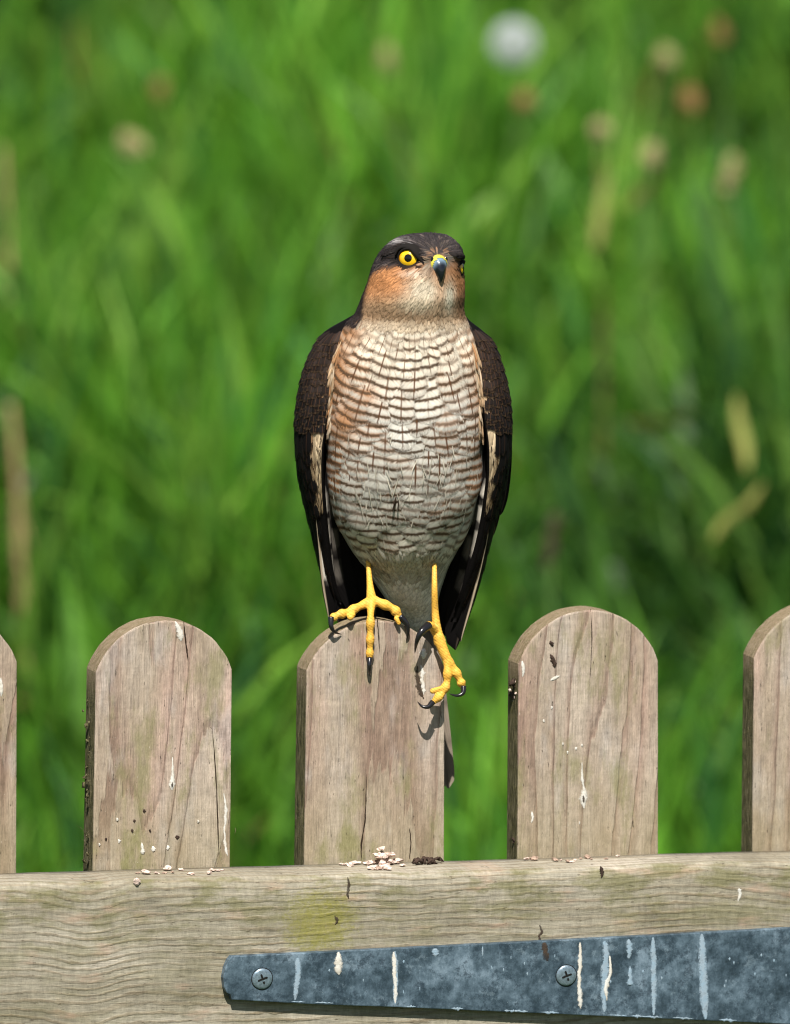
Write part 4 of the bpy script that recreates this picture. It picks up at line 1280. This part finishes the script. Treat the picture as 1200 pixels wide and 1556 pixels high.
# ---- wings
WL = [  # Y, x inner front edge, x outer silhouette, y inner, y outer, x back, y back (mm)
    (474, 549, 544, 8, 14, 580, 34), (484, 543, 527, 4, 14, 572, 37), (494, 535, 510, 0, 14, 564, 40), (506, 526, 493, -3, 14, 557, 45), (520, 518, 481, -5, 13, 550, 48), (545, 510, 468, -6, 12, 545, 52), (575, 505, 458, -7, 11, 542, 54), (605, 500, 452, -8, 11, 542, 55),
    (640, 495, 448, -9, 12, 542, 56), (680, 489, 449, -9, 14, 544, 56), (720, 488, 453, -5, 17, 548, 56), (760, 490, 461, 0, 21, 552, 56), (800, 493, 471, 6, 26, 556, 56),
    (840, 497, 481, 12, 31, 560, 55), (875, 502, 489, 18, 36, 562, 54), (905, 510, 497, 24, 40, 560, 53), (930, 522, 506, 30, 43, 556, 52)]
WR = [
    (482, 705, 709, 8, 14, 670, 34), (490, 709, 716, 4, 14, 674, 38), (498, 713, 726, 0, 14, 679, 41), (508, 718, 737, -3, 14, 684, 45), (520, 722, 748, -5, 13, 688, 48), (545, 728, 759, -6, 12, 692, 52), (575, 732, 768, -7, 11, 694, 54), (605, 734, 774, -8, 11, 694, 55),
    (640, 738, 777, -9, 12, 694, 56), (680, 743, 776, -9, 14, 692, 56), (720, 743, 771, -5, 17, 688, 56), (760, 739, 762, 0, 21, 684, 56), (800, 733, 751, 6, 26, 680, 56),
    (840, 724, 740, 12, 31, 676, 55), (875, 713, 731, 18, 36, 670, 54), (910, 702, 720, 25, 40, 668, 53), (945, 690, 708, 31, 43, 664, 52)]
def build_wing(T, s):
    T = np.array(T, float); n = 60; na = 34
    Yw = np.linspace(T[0, 0], T[-1, 0], n)
    out = []
    def pt(Y, q):
        xi, xo, yi, yo, xb, yb = (float(spl(T[:, 0], T[:, k], Y)) for k in range(1, 7))
        if q < .45:
            a = q / .45 * math.pi / 2; X = xi + (xo - xi) * math.sin(a); y = yi + (yo - yi) * (1 - math.cos(a))
        else:
            a = (q - .45) / .55 * math.pi / 2; X = xo + (xb - xo) * (1 - math.cos(a)); y = yo + (yb - yo) * math.sin(a)
        return at(X, Y, y / 1000)
    G = [[pt(Y, j / (na - 1)) for j in range(na)] for Y in Yw]
    V = [p for r in G for p in r]
    cen = [at(float(spl(T[:, 0], T[:, 1], Y)) * .3 + 618 * .7, Y, .025) for Y in Yw]
    inner = []
    for i in range(n):
        for j in range(na):
            p = G[i][j]; d = (cen[i] - p); d.z = 0; d.normalize()
            k = math.sin(math.pi * (.06 + .94 * min(1, j / (na - 1) * 1.0 + .0)))
            inner.append(p + d * (.0018 + .0028 * max(0, k)))
    b = len(V); V = V + inner
    F = grid_faces(n, na) + [tuple(x + b for x in fc[::-1]) for fc in grid_faces(n, na)]
    for i in range(n - 1):
        F.append((i * na, (i + 1) * na, b + (i + 1) * na, b + i * na)); F.append((i * na + na - 1, b + i * na + na - 1, b + (i + 1) * na + na - 1, (i + 1) * na + na - 1))
    for j in range(na - 1):
        F.append((j, b + j, b + j + 1, j + 1)); F.append(((n - 1) * na + j, (n - 1) * na + j + 1, b + (n - 1) * na + j + 1, b + (n - 1) * na + j))
    C = np.ones((len(V), 4)); C[:, :3] = (.006, .0052, .005)
    wo_ = part('wing', V, F, M_DOWN, attrs={'plume_colour': C})
    wb = BVHTree.FromPolygons([tuple(v) for v in V[:b]], grid_faces(n, na))
    ctr = at(616, 650, .02)
    def surf(Y, q):
        h = wb.find_nearest(pt(Y, q)); nn = h[1]
        o_ = h[0] - Vector((ctr.x, ctr.y, h[0].z))
        if nn.dot(o_) < 0: nn = -nn
        return h[0], nn
    class WB:       # nearest point with the normal turned outward
        @staticmethod
        def find_nearest(q):
            h = wb.find_nearest(q); nn = h[1]; o_ = h[0] - Vector((ctr.x, ctr.y, h[0].z))
            return (h[0], nn if nn.dot(o_) > 0 else -nn)
    pl = Plume()
    def cover(Y0, Y1, dY, q0, q1, nq, L, W, c, edge, lift, var=.25, shaft=.3, drift=0.0):
        Y = Y1; r = 0
        while Y > Y0:       # lower rows first is not needed: each tip lies over the next base
            for k in range(nq):
                q = q0 + (q1 - q0) * (k + (.5 if r % 2 else 0) + random.uniform(-.3, .3)) / nq
                p, nn = surf(Y + random.uniform(-.35, .35) * dY, max(0, min(1, q)))
                tt = -UP + RIGHT * (drift * s + random.gauss(0, .07)) + Vector((0, .15, 0))
                kk = random.uniform(1 - var, 1 + var); cc = tuple(v * kk for v in (c(Y, q) if callable(c) else c))
                pl.feather(p, nn, tt, L * random.uniform(.9, 1.1), W * random.uniform(.9, 1.1), lift, WB, cc, lambda X_, Y_, v, u: (0, 0, shaft, 0), edge=edge, nu=5, nv=7)
            Y -= dY; r += 1
    brown = lambda Y, q: lerp3(lerp3((.024, .0165, .0135), (.007, .006, .0058), float(sstep(545, 625, np.array(Y)))), (.009, .0078, .0078), float(sstep(.10, .42, np.array(q))))
    cover(484, 646, 12, .36, .95, 12, 34 * S, 20 * S, (.0075, .0066, .0066), (.03, 0), .0006, var=.15, shaft=.1)
    cover(500, 634, 10, .03, .40, 8, 25 * S, 17 * S, brown, (.42, .0), .0014, var=.5, shaft=.5)
    cover(640, 745, 24, .16, .95, 11, 52 * S, 26 * S, (.007, .006, .006), (.06, 0), .0010)
    cover(745, 860, 34, .20, .95, 8, 80 * S, 30 * S, (.0065, .0058, .0058), (.05, 0), .0010)
    # cream line where the breast meets the wing, and buff lining along the front edge
    cover(514, 618, 5, .0, .08, 3, 34 * S, 5 * S, lambda Y, q: (.52, .36, .22) if random.random() < .75 else (.30, .15, .07), (0, 0), .0007, var=.35, drift=.1)
    def buff(Y, q):
        f_ = lerp3((.50, .385, .25), (.33, .235, .14), float(sstep(640, 740, np.array(Y))))
        if random.random() < .14: f_ = (.05, .035, .025)
        return lerp3(f_, (.30, .17, .08), max(0, min(1, (q - .07) * 9)) * .8)
    cover(596, 650, 5, -.02, .05, 3, 46 * S, 6 * S, buff, (0, 0), .0006, var=.45, shaft=.2)
    cover(626, 650, 5, .0, .10, 4, 46 * S, 6 * S, buff, (0, 0), .0006, var=.45, shaft=.2)
    cover(645, 738, 5, -.02, .15, 6, 50 * S, 6.5 * S, buff, (0, 0), .0005, var=.45, shaft=.2)
    pl.build('covert_plumage', wo_)
    # flight feathers
    def blade(path, wi, wo2, colour, tilt=0.25, edge=0.0, shaft_c=(.35, .26, .17)):
        """shaft path of (X, Y, y mm); wi / wo2: width in px towards the body / outward"""
        n_ = 30; P = dense([at(X, Y, y / 1000) for X, Y, y in path], n_)
        V, C, UV = [], [], []
        us = [-1, -.7, -.4, -.17, -.08, 0, .08, .5, 1]
        for i in range(n_):
            v = i / (n_ - 1)
            sh = (min(1, .35 + v * 3)) * (1 if v < .72 else math.sqrt(max(0, 1 - ((v - .72) / .28) ** 2.2)) * .97 + .03)
            ac = (Vector((-s, tilt, 0))).normalized()   # towards the body
            for u in us:
                w_ = (wi if u < 0 else wo2) * S * sh * abs(u)
                p = P[i] + (ac * w_ if u < 0 else -ac * w_)
                p = p + Vector((0, .0006 * u * u + (-.0004 if abs(u) < .07 else 0), 0))
                V.append(p); UV.append((u * .5 + .5, v))
                C.append((*(shaft_c if abs(u) < .09 else colour(v, u)), 1))
        F = grid_faces(n_, len(us))
        z4 = np.zeros((len(V), 4)); z4[:, 3] = 0
        E_ = np.zeros((len(V), 4)); E_[:, 0] = edge; E_[:, 1] = random.random(); E_[:, 3] = 1
        return part('flight_feather', V, F, M_VANE, wo_, attrs={'plume_colour': C, 'plume_marks': z4, 'plume_edge': E_}, uv=UV)
    return wo_, blade
dark = lambda v, u: tuple(q * (1 + .25 * n3(v * 9, u * 3, 2)) for q in (.0062, .0055, .0055))
def barred(bands, pale=(.72, .65, .56)):
    def f(v, u):
        c = (.0075, .0065, .0065)
        if u < 0:
            for a, b in bands:
                c = lerp3(c, pale, float(sstep(a - .02, a + .015, np.array(v - u * -.03)) * sstep(b + .02, b - .015, np.array(v - u * -.03))) * float(sstep(1.0, .78, np.array(-u))))
        return c
    return f
wl, bladeL = build_wing(WL, -1)
bladeL([(475, 690, -2), (478, 760, 3), (484, 830, 12), (490, 890, 20), (499, 940, 27)], 22, 1.5, barred([(.19, .29), (.36, .46), (.54, .70)]), .35, shaft_c=(.52, .41, .29))
bladeL([(480, 690, 2), (485, 780, 9), (493, 870, 20), (514, 948, 31)], 30, 3, barred([(.22, .32), (.42, .52), (.6, .7)], (.12, .105, .09)), .3, shaft_c=(.06, .045, .035))
bladeL([(486, 700, 8), (494, 800, 16), (508, 890, 26), (530, 958, 35)], 34, 6, dark, .3, shaft_c=(.05, .04, .03))
bladeL([(494, 700, 14), (505, 800, 22), (522, 890, 31), (547, 962, 39)], 34, 8, dark, .3, shaft_c=(.05, .04, .03))
bladeL([(505, 720, 20), (518, 820, 28), (538, 900, 36), (560, 960, 43)], 30, 8, dark, .3, shaft_c=(.04, .03, .03))
bladeL([(516, 740, 27), (535, 830, 35), (566, 905, 43), (590, 955, 48)], 34, 12, dark, .2, shaft_c=(.03, .025, .02))
bladeL([(453, 640, 14), (456, 700, 16), (462, 745, 19), (469, 779, 22)], 14, 6, dark, .5, shaft_c=(.07, .05, .04))
bladeL([(462, 660, 8), (465, 730, 12), (472, 790, 18), (481, 838, 24)], 14, 4, dark, .5, shaft_c=(.17, .12, .08))
wr, bladeR = build_wing(WR, 1)
bladeR([(752, 700, -2), (749, 750, 2), (744, 795, 8), (736, 840, 15), (722, 900, 24), (700, 975, 33)], 24, 1.5, barred([(.12, .20), (.27, .38), (.44, .60)]), .35, shaft_c=(.52, .41, .29))
bladeR([(748, 690, 2), (742, 770, 9), (730, 850, 19), (712, 920, 28), (692, 988, 36)], 32, 4, barred([(.22, .31), (.38, .48), (.56, .64)], (.13, .11, .095)), .3, shaft_c=(.06, .045, .035))
bladeR([(742, 700, 8), (733, 790, 16), (716, 880, 27), (688, 975, 38)], 36, 8, dark, .3, shaft_c=(.05, .04, .03))
bladeR([(733, 700, 14), (722, 790, 22), (704, 880, 31), (682, 962, 41)], 34, 9, dark, .3, shaft_c=(.05, .04, .03))
bladeR([(722, 710, 20), (708, 810, 28), (690, 890, 36), (672, 950, 44)], 30, 9, dark, .3, shaft_c=(.04, .03, .03))
bladeR([(712, 740, 27), (696, 830, 35), (672, 900, 43), (652, 955, 48)], 34, 12, dark, .2, shaft_c=(.03, .025, .02))
bladeR([(773, 640, 14), (772, 700, 16), (768, 745, 19), (760, 783, 22)], 14, 6, dark, .5, shaft_c=(.07, .05, .04))
bladeR([(764, 660, 8), (762, 720, 12), (757, 775, 18), (748, 816, 24)], 13, 4, dark, .5, shaft_c=(.17, .12, .08))

# ---- tail: long feathers hanging behind the picket
tail_v = None
def build_tail():
    c0 = at(634, 925, .043)
    tl = bpy.data.objects.new('tail', None); col.objects.link(tl); tl.parent = hawk; tl.location = c0 - hawk.location; tl.empty_display_size = .01
    for k, (x0, x1, dy) in enumerate([(622, 650, 3), (628, 658, 2), (634, 666, 1), (640, 673, 0), (645, 681, -1)]):
        n_ = 26; P = dense([at(x0, 905, .044 + dy * .0006), at((x0 + x1) / 2 + 2, 1050, .041 + dy * .0006), at(x1, 1198 - abs(k - 4) * 1.5, .038 + dy * .0006)], n_)
        us = [-1, -.5, -.05, 0, .05, .5, 1]; V, C, UV = [], [], []
        for i in range(n_):
            v = i / (n_ - 1); sh = (.5 + .5 * min(1, v * 3)) * (1 if v < .88 else math.sqrt(max(0, 1 - ((v - .88) / .12) ** 2.4)) * .9 + .1)
            for u in us:
                V.append(P[i] + Vector((u * 12.5 * S * sh, .0005 * u * u, 0))); UV.append((u * .5 + .5, v))
                band = float(sstep(.35, .5, np.array(abs((v * 5.2 + .1) % 1 - .5))))
                tip = float(sstep(.94, .98, np.array(v)))
                cc = lerp3((.19, .155, .12), (.11, .088, .068), band); cc = lerp3(cc, (.30, .25, .19), tip)
                C.append((*((.13, .105, .08) if abs(u) < .06 else cc), 1))
        E_ = np.zeros((len(V), 4)); E_[:, 1] = random.random(); E_[:, 3] = 1
        part('tail_feather', V, grid_faces(n_, len(us)), M_VANE, tl, attrs={'plume_colour': C, 'plume_marks': np.zeros((len(V), 4)), 'plume_edge': E_}, uv=UV)
build_tail()

# ---- legs: shank and toes as one skin, talons as sub-parts
def onto_gate(path):
    """feet follow the gate's slanting face"""
    return [(X, Y, y + .117 * (X - 563) * float(sstep(880, 950, np.array(Y)))) for X, Y, y in path]
def build_leg(name, chains, talons):
    V, F = [], []
    chains = [(onto_gate(p), r) for p, r in chains]; talons = [(onto_gate(p), r) for p, r in talons]
    for path, rad_ in chains:
        n = max(14, len(path) * 9)
        P = dense([at(X, Y, y / 1000) for X, Y, y in path], n)
        t = np.linspace(0, 1, len(rad_)); r = [float(spl(t, np.array(rad_, float), q)) * S * .78 for q in np.linspace(0, 1, n)]
        v, f = tube(P, r, 14)
        b = len(V); V += v; F += [tuple(a + b for a in ff) for ff in f]
        for (c, rr) in ((P[0], r[0]), (P[-1], r[-1])):
            v, f = ellipsoid(c, (rr, rr, rr), None, 14, 9); b = len(V); V += v; F += [tuple(a + b for a in ff) for ff in f]
    tmp = part('shape', V, F, M_LEG)
    md = tmp.modifiers.new('r', 'REMESH'); md.mode = 'VOXEL'; md.voxel_size = .00042
    sm = tmp.modifiers.new('s', 'SMOOTH'); sm.factor = .5; sm.iterations = 3
    dg = bpy.context.evaluated_depsgraph_get()
    me = bpy.data.meshes.new_from_object(tmp.evaluated_get(dg))
    me.name = name
    old = tmp.data; loc = tmp.location.copy(); bpy.data.objects.remove(tmp); bpy.data.meshes.remove(old)
    me.polygons.foreach_set('use_smooth', [True] * len(me.polygons))
    if not me.materials: me.materials.append(M_LEG)
    o = bpy.data.objects.new(name, me); col.objects.link(o); o.parent = hawk; o.location = loc
    for path, r0 in talons:
        P = dense([at(X, Y, y / 1000) for X, Y, y in path], 16)
        v, f = tube(P, [r0 * S * (1 - q) ** .75 + .00008 for q in np.linspace(0, 1, 16)], 12)
        part('talon', v, f, M_TALON, o, origin=P[0])
    return o
PADS = [8, 7.5, 9.3, 7.6, 9.4, 7.8, 8.6, 6.2]
build_leg('leg', [
    ([(558, 835, 10), (560, 865, 7), (562, 890, 1), (564, 908, -4), (565, 916, -6)], [5.5, 5.2, 6.8, 10, 12]),
    ([(563, 914, -6), (545, 922, -9), (528, 930, -11.5), (512, 935, -11.5), (503, 941, -13)], [11, 9.5, 7.6, 10.2, 6.8, 10, 6.6, 9, 5.6]),
    ([(536, 934, -13), (532, 938, -14.5)], [5.5, 6.5]), 
    ([(568, 913, -6), (582, 918, -8), (597, 925, -9.5), (606, 935, -11)], [11, 9, 10.6, 7.8, 10.4, 6.4]),
    ([(602, 940, -13), (606, 947, -14)], [5, 4]),
    ([(564, 914, -7), (563, 935, -12.6), (562.5, 960, -13.4), (562, 983, -13.2), (561.5, 1001, -13)], [10.5, 8.2, 6.6, 9.2, 6.2, 8.9, 5.8, 8.2, 5.4]),
    ([(565, 912, -4), (566, 913, 4), (567, 918, 10)], [9, 7.5, 5.5]),
], [([(503, 938, -13.5), (503, 951, -15), (508, 960, -14.5), (519, 964, -11.5)], 4.6),
    ([(607, 936, -12), (617, 947, -13.5), (620, 960, -13.5), (617, 975, -11.5)], 5.2),
    ([(561.5, 1000, -14), (561, 1011, -16), (561.5, 1021, -14.8), (562.5, 1028, -11)], 4.4),
    ([(567, 920, 11), (568, 932, 13.5), (567, 945, 12.5)], 4.6)])
build_leg('leg', [
    ([(659, 812, 12), (660, 845, 8), (660, 890, -2), (661, 930, -9), (664, 958, -13), (668, 975, -15)], [4.5, 4.6, 6.0, 7.2, 9.5, 12.5]),
    ([(666, 968, -15), (673, 988, -16.5), (681, 1006, -18)], [11, 10.5, 9.5]),
    ([(679, 1003, -18), (680, 1022, -19.5), (678, 1040, -20), (671, 1054, -20.5), (659, 1066, -20.5)], [9, 7.4, 9.8, 6.8, 9.8, 6.6, 9, 5.6]),
    ([(670, 1046, -20.5), (657, 1050, -19)], [5, 5.5]),
    ([(683, 1006, -18), (692, 1020, -19), (699, 1034, -20), (703, 1043, -21)], [9, 7, 9.6, 6.8, 9.4, 5.6]),
    ([(690, 1020, -19), (684, 1026, -18)], [5, 5]),
    ([(662, 962, -14), (656, 952, -17), (650, 949, -19)], [8, 8, 7]),
], [([(657, 1067, -21.5), (650, 1074, -23.5), (641, 1073, -23), (634, 1066, -20)], 4.4),
    ([(704, 1043, -22), (703, 1053, -24), (694, 1057, -24), (682, 1054, -21)], 4.4),
    ([(651, 950, -20), (640, 960, -24), (633, 975, -23), (630, 993, -17)], 6.6)])

# ================================================================== PLANTS ON THE BANK
M_STALK = simple('dry straw stalk', (.26, .19, .085), .8, .15, var=.25, scale=120)
M_SEED = simple('brown seed head', (.22, .135, .05), .85, .15, var=.35, scale=300)
M_SEEDP = simple('buff seed head', (.31, .27, .125), .85, .15, var=.3, scale=300)
M_STEM = simple('green flower stem', (.12, .20, .05), .6, .3, var=.2, scale=100)
M_DRYL = simple('yellowed leaf', (.17, .175, .042), .7, .2, var=.3, scale=60)
M_PURP = simple('dark plantain spike', (.07, .045, .035), .85, .15, var=.4, scale=300)
def fluff_mat():
    t = NT('white seed fluff'); b = t.bsdf((.66, .69, .68), .8, .1)
    tl = t.n('ShaderNodeBsdfTranslucent'); tl.inputs[0].default_value = (.85, .87, .87, 1); ms = t.n('ShaderNodeMixShader'); ms.inputs[0].default_value = .4
    t.t.links.new(b.outputs[0], ms.inputs[1]); t.t.links.new(tl.outputs[0], ms.inputs[2]); t.t.links.new(ms.outputs[0], t.out.inputs[0])
    return t.m
M_FLUFF = fluff_mat()
def stem_to(top, lean, r, parent, base):
    g = Vector((top.x + lean, top.y + .03, 0)); g.z = float(ground_z(np.array(g.x), np.array(g.y))) - .01
    mid_ = (top + g) / 2 + Vector((lean * .25, 0, .01))
    v, f = tube(dense([top, mid_, g], 14), lin([r * .8, r], 14), 8)
    return v, f
def plant_root(name, label, cat, top, lean, group=None):
    g = Vector((top.x + lean, top.y + .03, 0)); g.z = float(ground_z(np.array(g.x), np.array(g.y)))
    return thing(name, label, cat, g, group)
def local(o, V): return [Vector(v) - Vector(o.location) for v in V]
def dandelion():
    c = at(780, 66, 3.65); R = .0185
    o = plant_root('dandelion_clock', 'round white dandelion clock above the grass near the top edge', 'flower', c, .015)
    v, f = stem_to(c, .015, .0016, o, None); mesh_obj('stem', local(o, v), f, M_STEM, o)
    v, f = ellipsoid(c, (.004, .004, .0035)); mesh_obj('receptacle', local(o, v), f, M_SEEDP, o)
    V, F = [], []
    for k in range(150):
        z = 1 - 2 * (k + .5) / 150; a = k * 2.39996; d = Vector((math.sqrt(1 - z * z) * math.cos(a), math.sqrt(1 - z * z) * math.sin(a), z))
        q = d.to_track_quat('Z', 'Y').to_matrix(); tip = c + d * R * .72
        b = len(V)
        V += [c + d * .004 + q @ Vector((.0002, 0, 0)), c + d * .004 - q @ Vector((.0002, 0, 0)), tip - q @ Vector((.0002, 0, 0)), tip + q @ Vector((.0002, 0, 0))]; F.append((b, b + 1, b + 2, b + 3))
        for h in range(11):
            an = 6.283 * h / 11; e = tip + q @ Vector((math.cos(an) * .0062, math.sin(an) * .0062, .0058)); w2 = q @ Vector((-math.sin(an), math.cos(an), 0)) * .00038
            b = len(V); V += [tip, e + w2, e - w2]; F.append((b, b + 1, b + 2))
    s_ = mesh_obj('seed_fluff', local(o, V), F, M_FLUFF, o); s_['kind'] = 'stuff'
dandelion()
def seed_plant(X, Y, y, r, h, mat, lean, label, name='seed_head', cat='seed head', stem_mat=None, tilt=0.0):
    c = at(X, Y, y)
    o = plant_root(name, label, cat, c, lean)
    v, f = stem_to(c, lean, .0014, o, None); mesh_obj('stem', local(o, v), f, stem_mat or M_STEM, o)
    V, F = [], []
    n = int(60 + h * 1500)
    for k in range(n):
        zz = random.uniform(-1, 1); a = k * 2.4; w_ = math.sqrt(max(0, 1 - zz * zz)) * r
        p = Vector((w_ * math.cos(a), w_ * math.sin(a), zz * h))
        p *= .75 + .5 * n3(p.x * 90 + X, p.y * 90, p.z * 90 + Y); p = Matrix.Rotation(tilt + .3 * math.sin(X), 3, 'Y') @ p
        v, f = ellipsoid(c + p, (r * .28, r * .28, r * .5), Matrix.Rotation(random.uniform(-.5, .5), 3, 'X'), 6, 4)
        b = len(V); V += v; F += [tuple(q + b for q in ff) for ff in f]
    mesh_obj('seed_cluster', local(o, V), F, mat, o)
seed_plant(1048, 155, 3.3, .009, .011, M_SEED, .02, 'largest brown round seed head in the grass, beside a paler one')
seed_plant(1012, 90, 3.5, .008, .009, M_SEEDP, -.02, 'buff seed head above and left of the largest brown one')
seed_plant(1093, 52, 3.6, .007, .011, M_SEED, .01, 'small dark brown seed head nearest the top right corner')
seed_plant(795, 152, 3.45, .008, .008, M_SEED, -.03, 'brown drooping seed head below the dandelion clock', tilt=.9)
seed_plant(912, 199, 3.2, .009, .009, M_SEEDP, .005, 'pale round seed head on a straight straw stem', stem_mat=M_STALK)
seed_plant(990, 238, 3.15, .008, .010, M_SEEDP, .0, 'pale greyish seed head beside the straw stemmed one')
seed_plant(1108, 268, 3.2, .007, .020, M_SEEDP, .01, 'slender pale grass spike below the largest brown seed head')
seed_plant(200, 220, 3.3, .009, .012, M_SEEDP, .05, 'yellowish seed head standing alone on the left of the bank', tilt=-.5)
seed_plant(243, 140, 3.6, .006, .010, M_SEED, .01, 'small reddish seed head above the lone yellowish one')
seed_plant(590, 90, 3.7, .006, .013, M_SEEDP, .01, 'ochre seed head left of the dandelion clock')
seed_plant(838, 818, 2.3, .0045, .026, M_PURP, .0, 'dark narrow plantain spike standing right of the hawk', 'plantain_spike', 'seed head')
def stalk(X0, Y0, X1, Y1, y, r, label):
    a, b = at(X0, Y0, y), at(X1, Y1, y - .03)
    o = thing('dry_stalk', label, 'stalk', b)
    m_ = (a + b) / 2 + Vector((.002, 0, 0))
    g = b + (b - a).normalized() * .12
    P = dense([a, m_, b, g], 22)
    v, f = tube(P, [r * (.7 + .3 * q) * (1 + .18 * math.exp(-((q - .45) / .03) ** 2)) for q in np.linspace(0, 1, 22)], 9)
    mesh_obj('stem', local(o, v), f, M_STALK, o)
    for q in (8, 14):
        c = P[q]; V = []; n = 12
        for i in range(n):
            w_ = .0035 * math.sin(math.pi * (i + .4) / n); d = Vector((.010 * i / n, -.004, -.035 * i / n + .006 * math.sin(i)))
            V += [c + d + Vector((-w_, 0, 0)), c + d + Vector((w_, .001, 0))]
        mesh_obj('dry_sheath', local(o, V), grid_faces(n, 2), M_STALK, o)
stalk(2, 225, 12, 500, 3.42, .0036, 'upper dry straw stalk at the left edge of the grass')
stalk(16, 615, 30, 868, 2.83, .0040, 'thick dry straw stalk low at the left edge of the grass')
def leaf(pts, y, w_, label, mat=M_DRYL):
    P = dense([at(X, Y, y + k * .02) for k, (X, Y) in enumerate(pts)], 18)
    V = []
    for i, p in enumerate(P):
        t = (P[min(i + 1, 17)] - P[max(i - 1, 0)]).normalized(); sd = t.cross(Vector((0, 1, .3))).normalized()
        q = i / 17; ww = w_ * (math.sin(math.pi * (.08 + .88 * q)) ** .8)
        for u in (-1, 0, 1): V.append(p + sd * ww * u + Vector((0, .003 * abs(u), 0)))
    c = P[0]
    o = mesh_obj('dry_leaf', V, grid_faces(18, 3), mat, origin=c)
    tag(o, label, 'leaf')
leaf([(1082, 822), (1100, 795), (1135, 770), (1160, 735)], 2.3, .0050, 'broad yellowed leaf bending low on the right of the bank')
leaf([(1135, 715), (1132, 680), (1122, 640), (1118, 600)], 2.55, .0045, 'upright yellow green leaf above the bent broad one')
leaf([(1052, 632), (1020, 640), (985, 648), (950, 640)], 2.7, .005, 'brownish leaf lying flat across the dark tussock')
leaf([(950, 318), (968, 300), (985, 285), (1000, 270)], 3.1, .007, 'ochre leaf below the pale round seed heads')
leaf([(905, 380), (912, 330), (925, 260)], 3.15, .0045, 'thin straw leaf leaning beneath the straw stemmed seed head')
leaf([(418, 1050), (410, 1035), (398, 1030)], 2.0, .005, 'small ochre leaf between the split picket and the middle picket')
leaf([(600, 120), (585, 100), (575, 80)], 3.7, .005, 'yellowed leaf beside the ochre seed head')
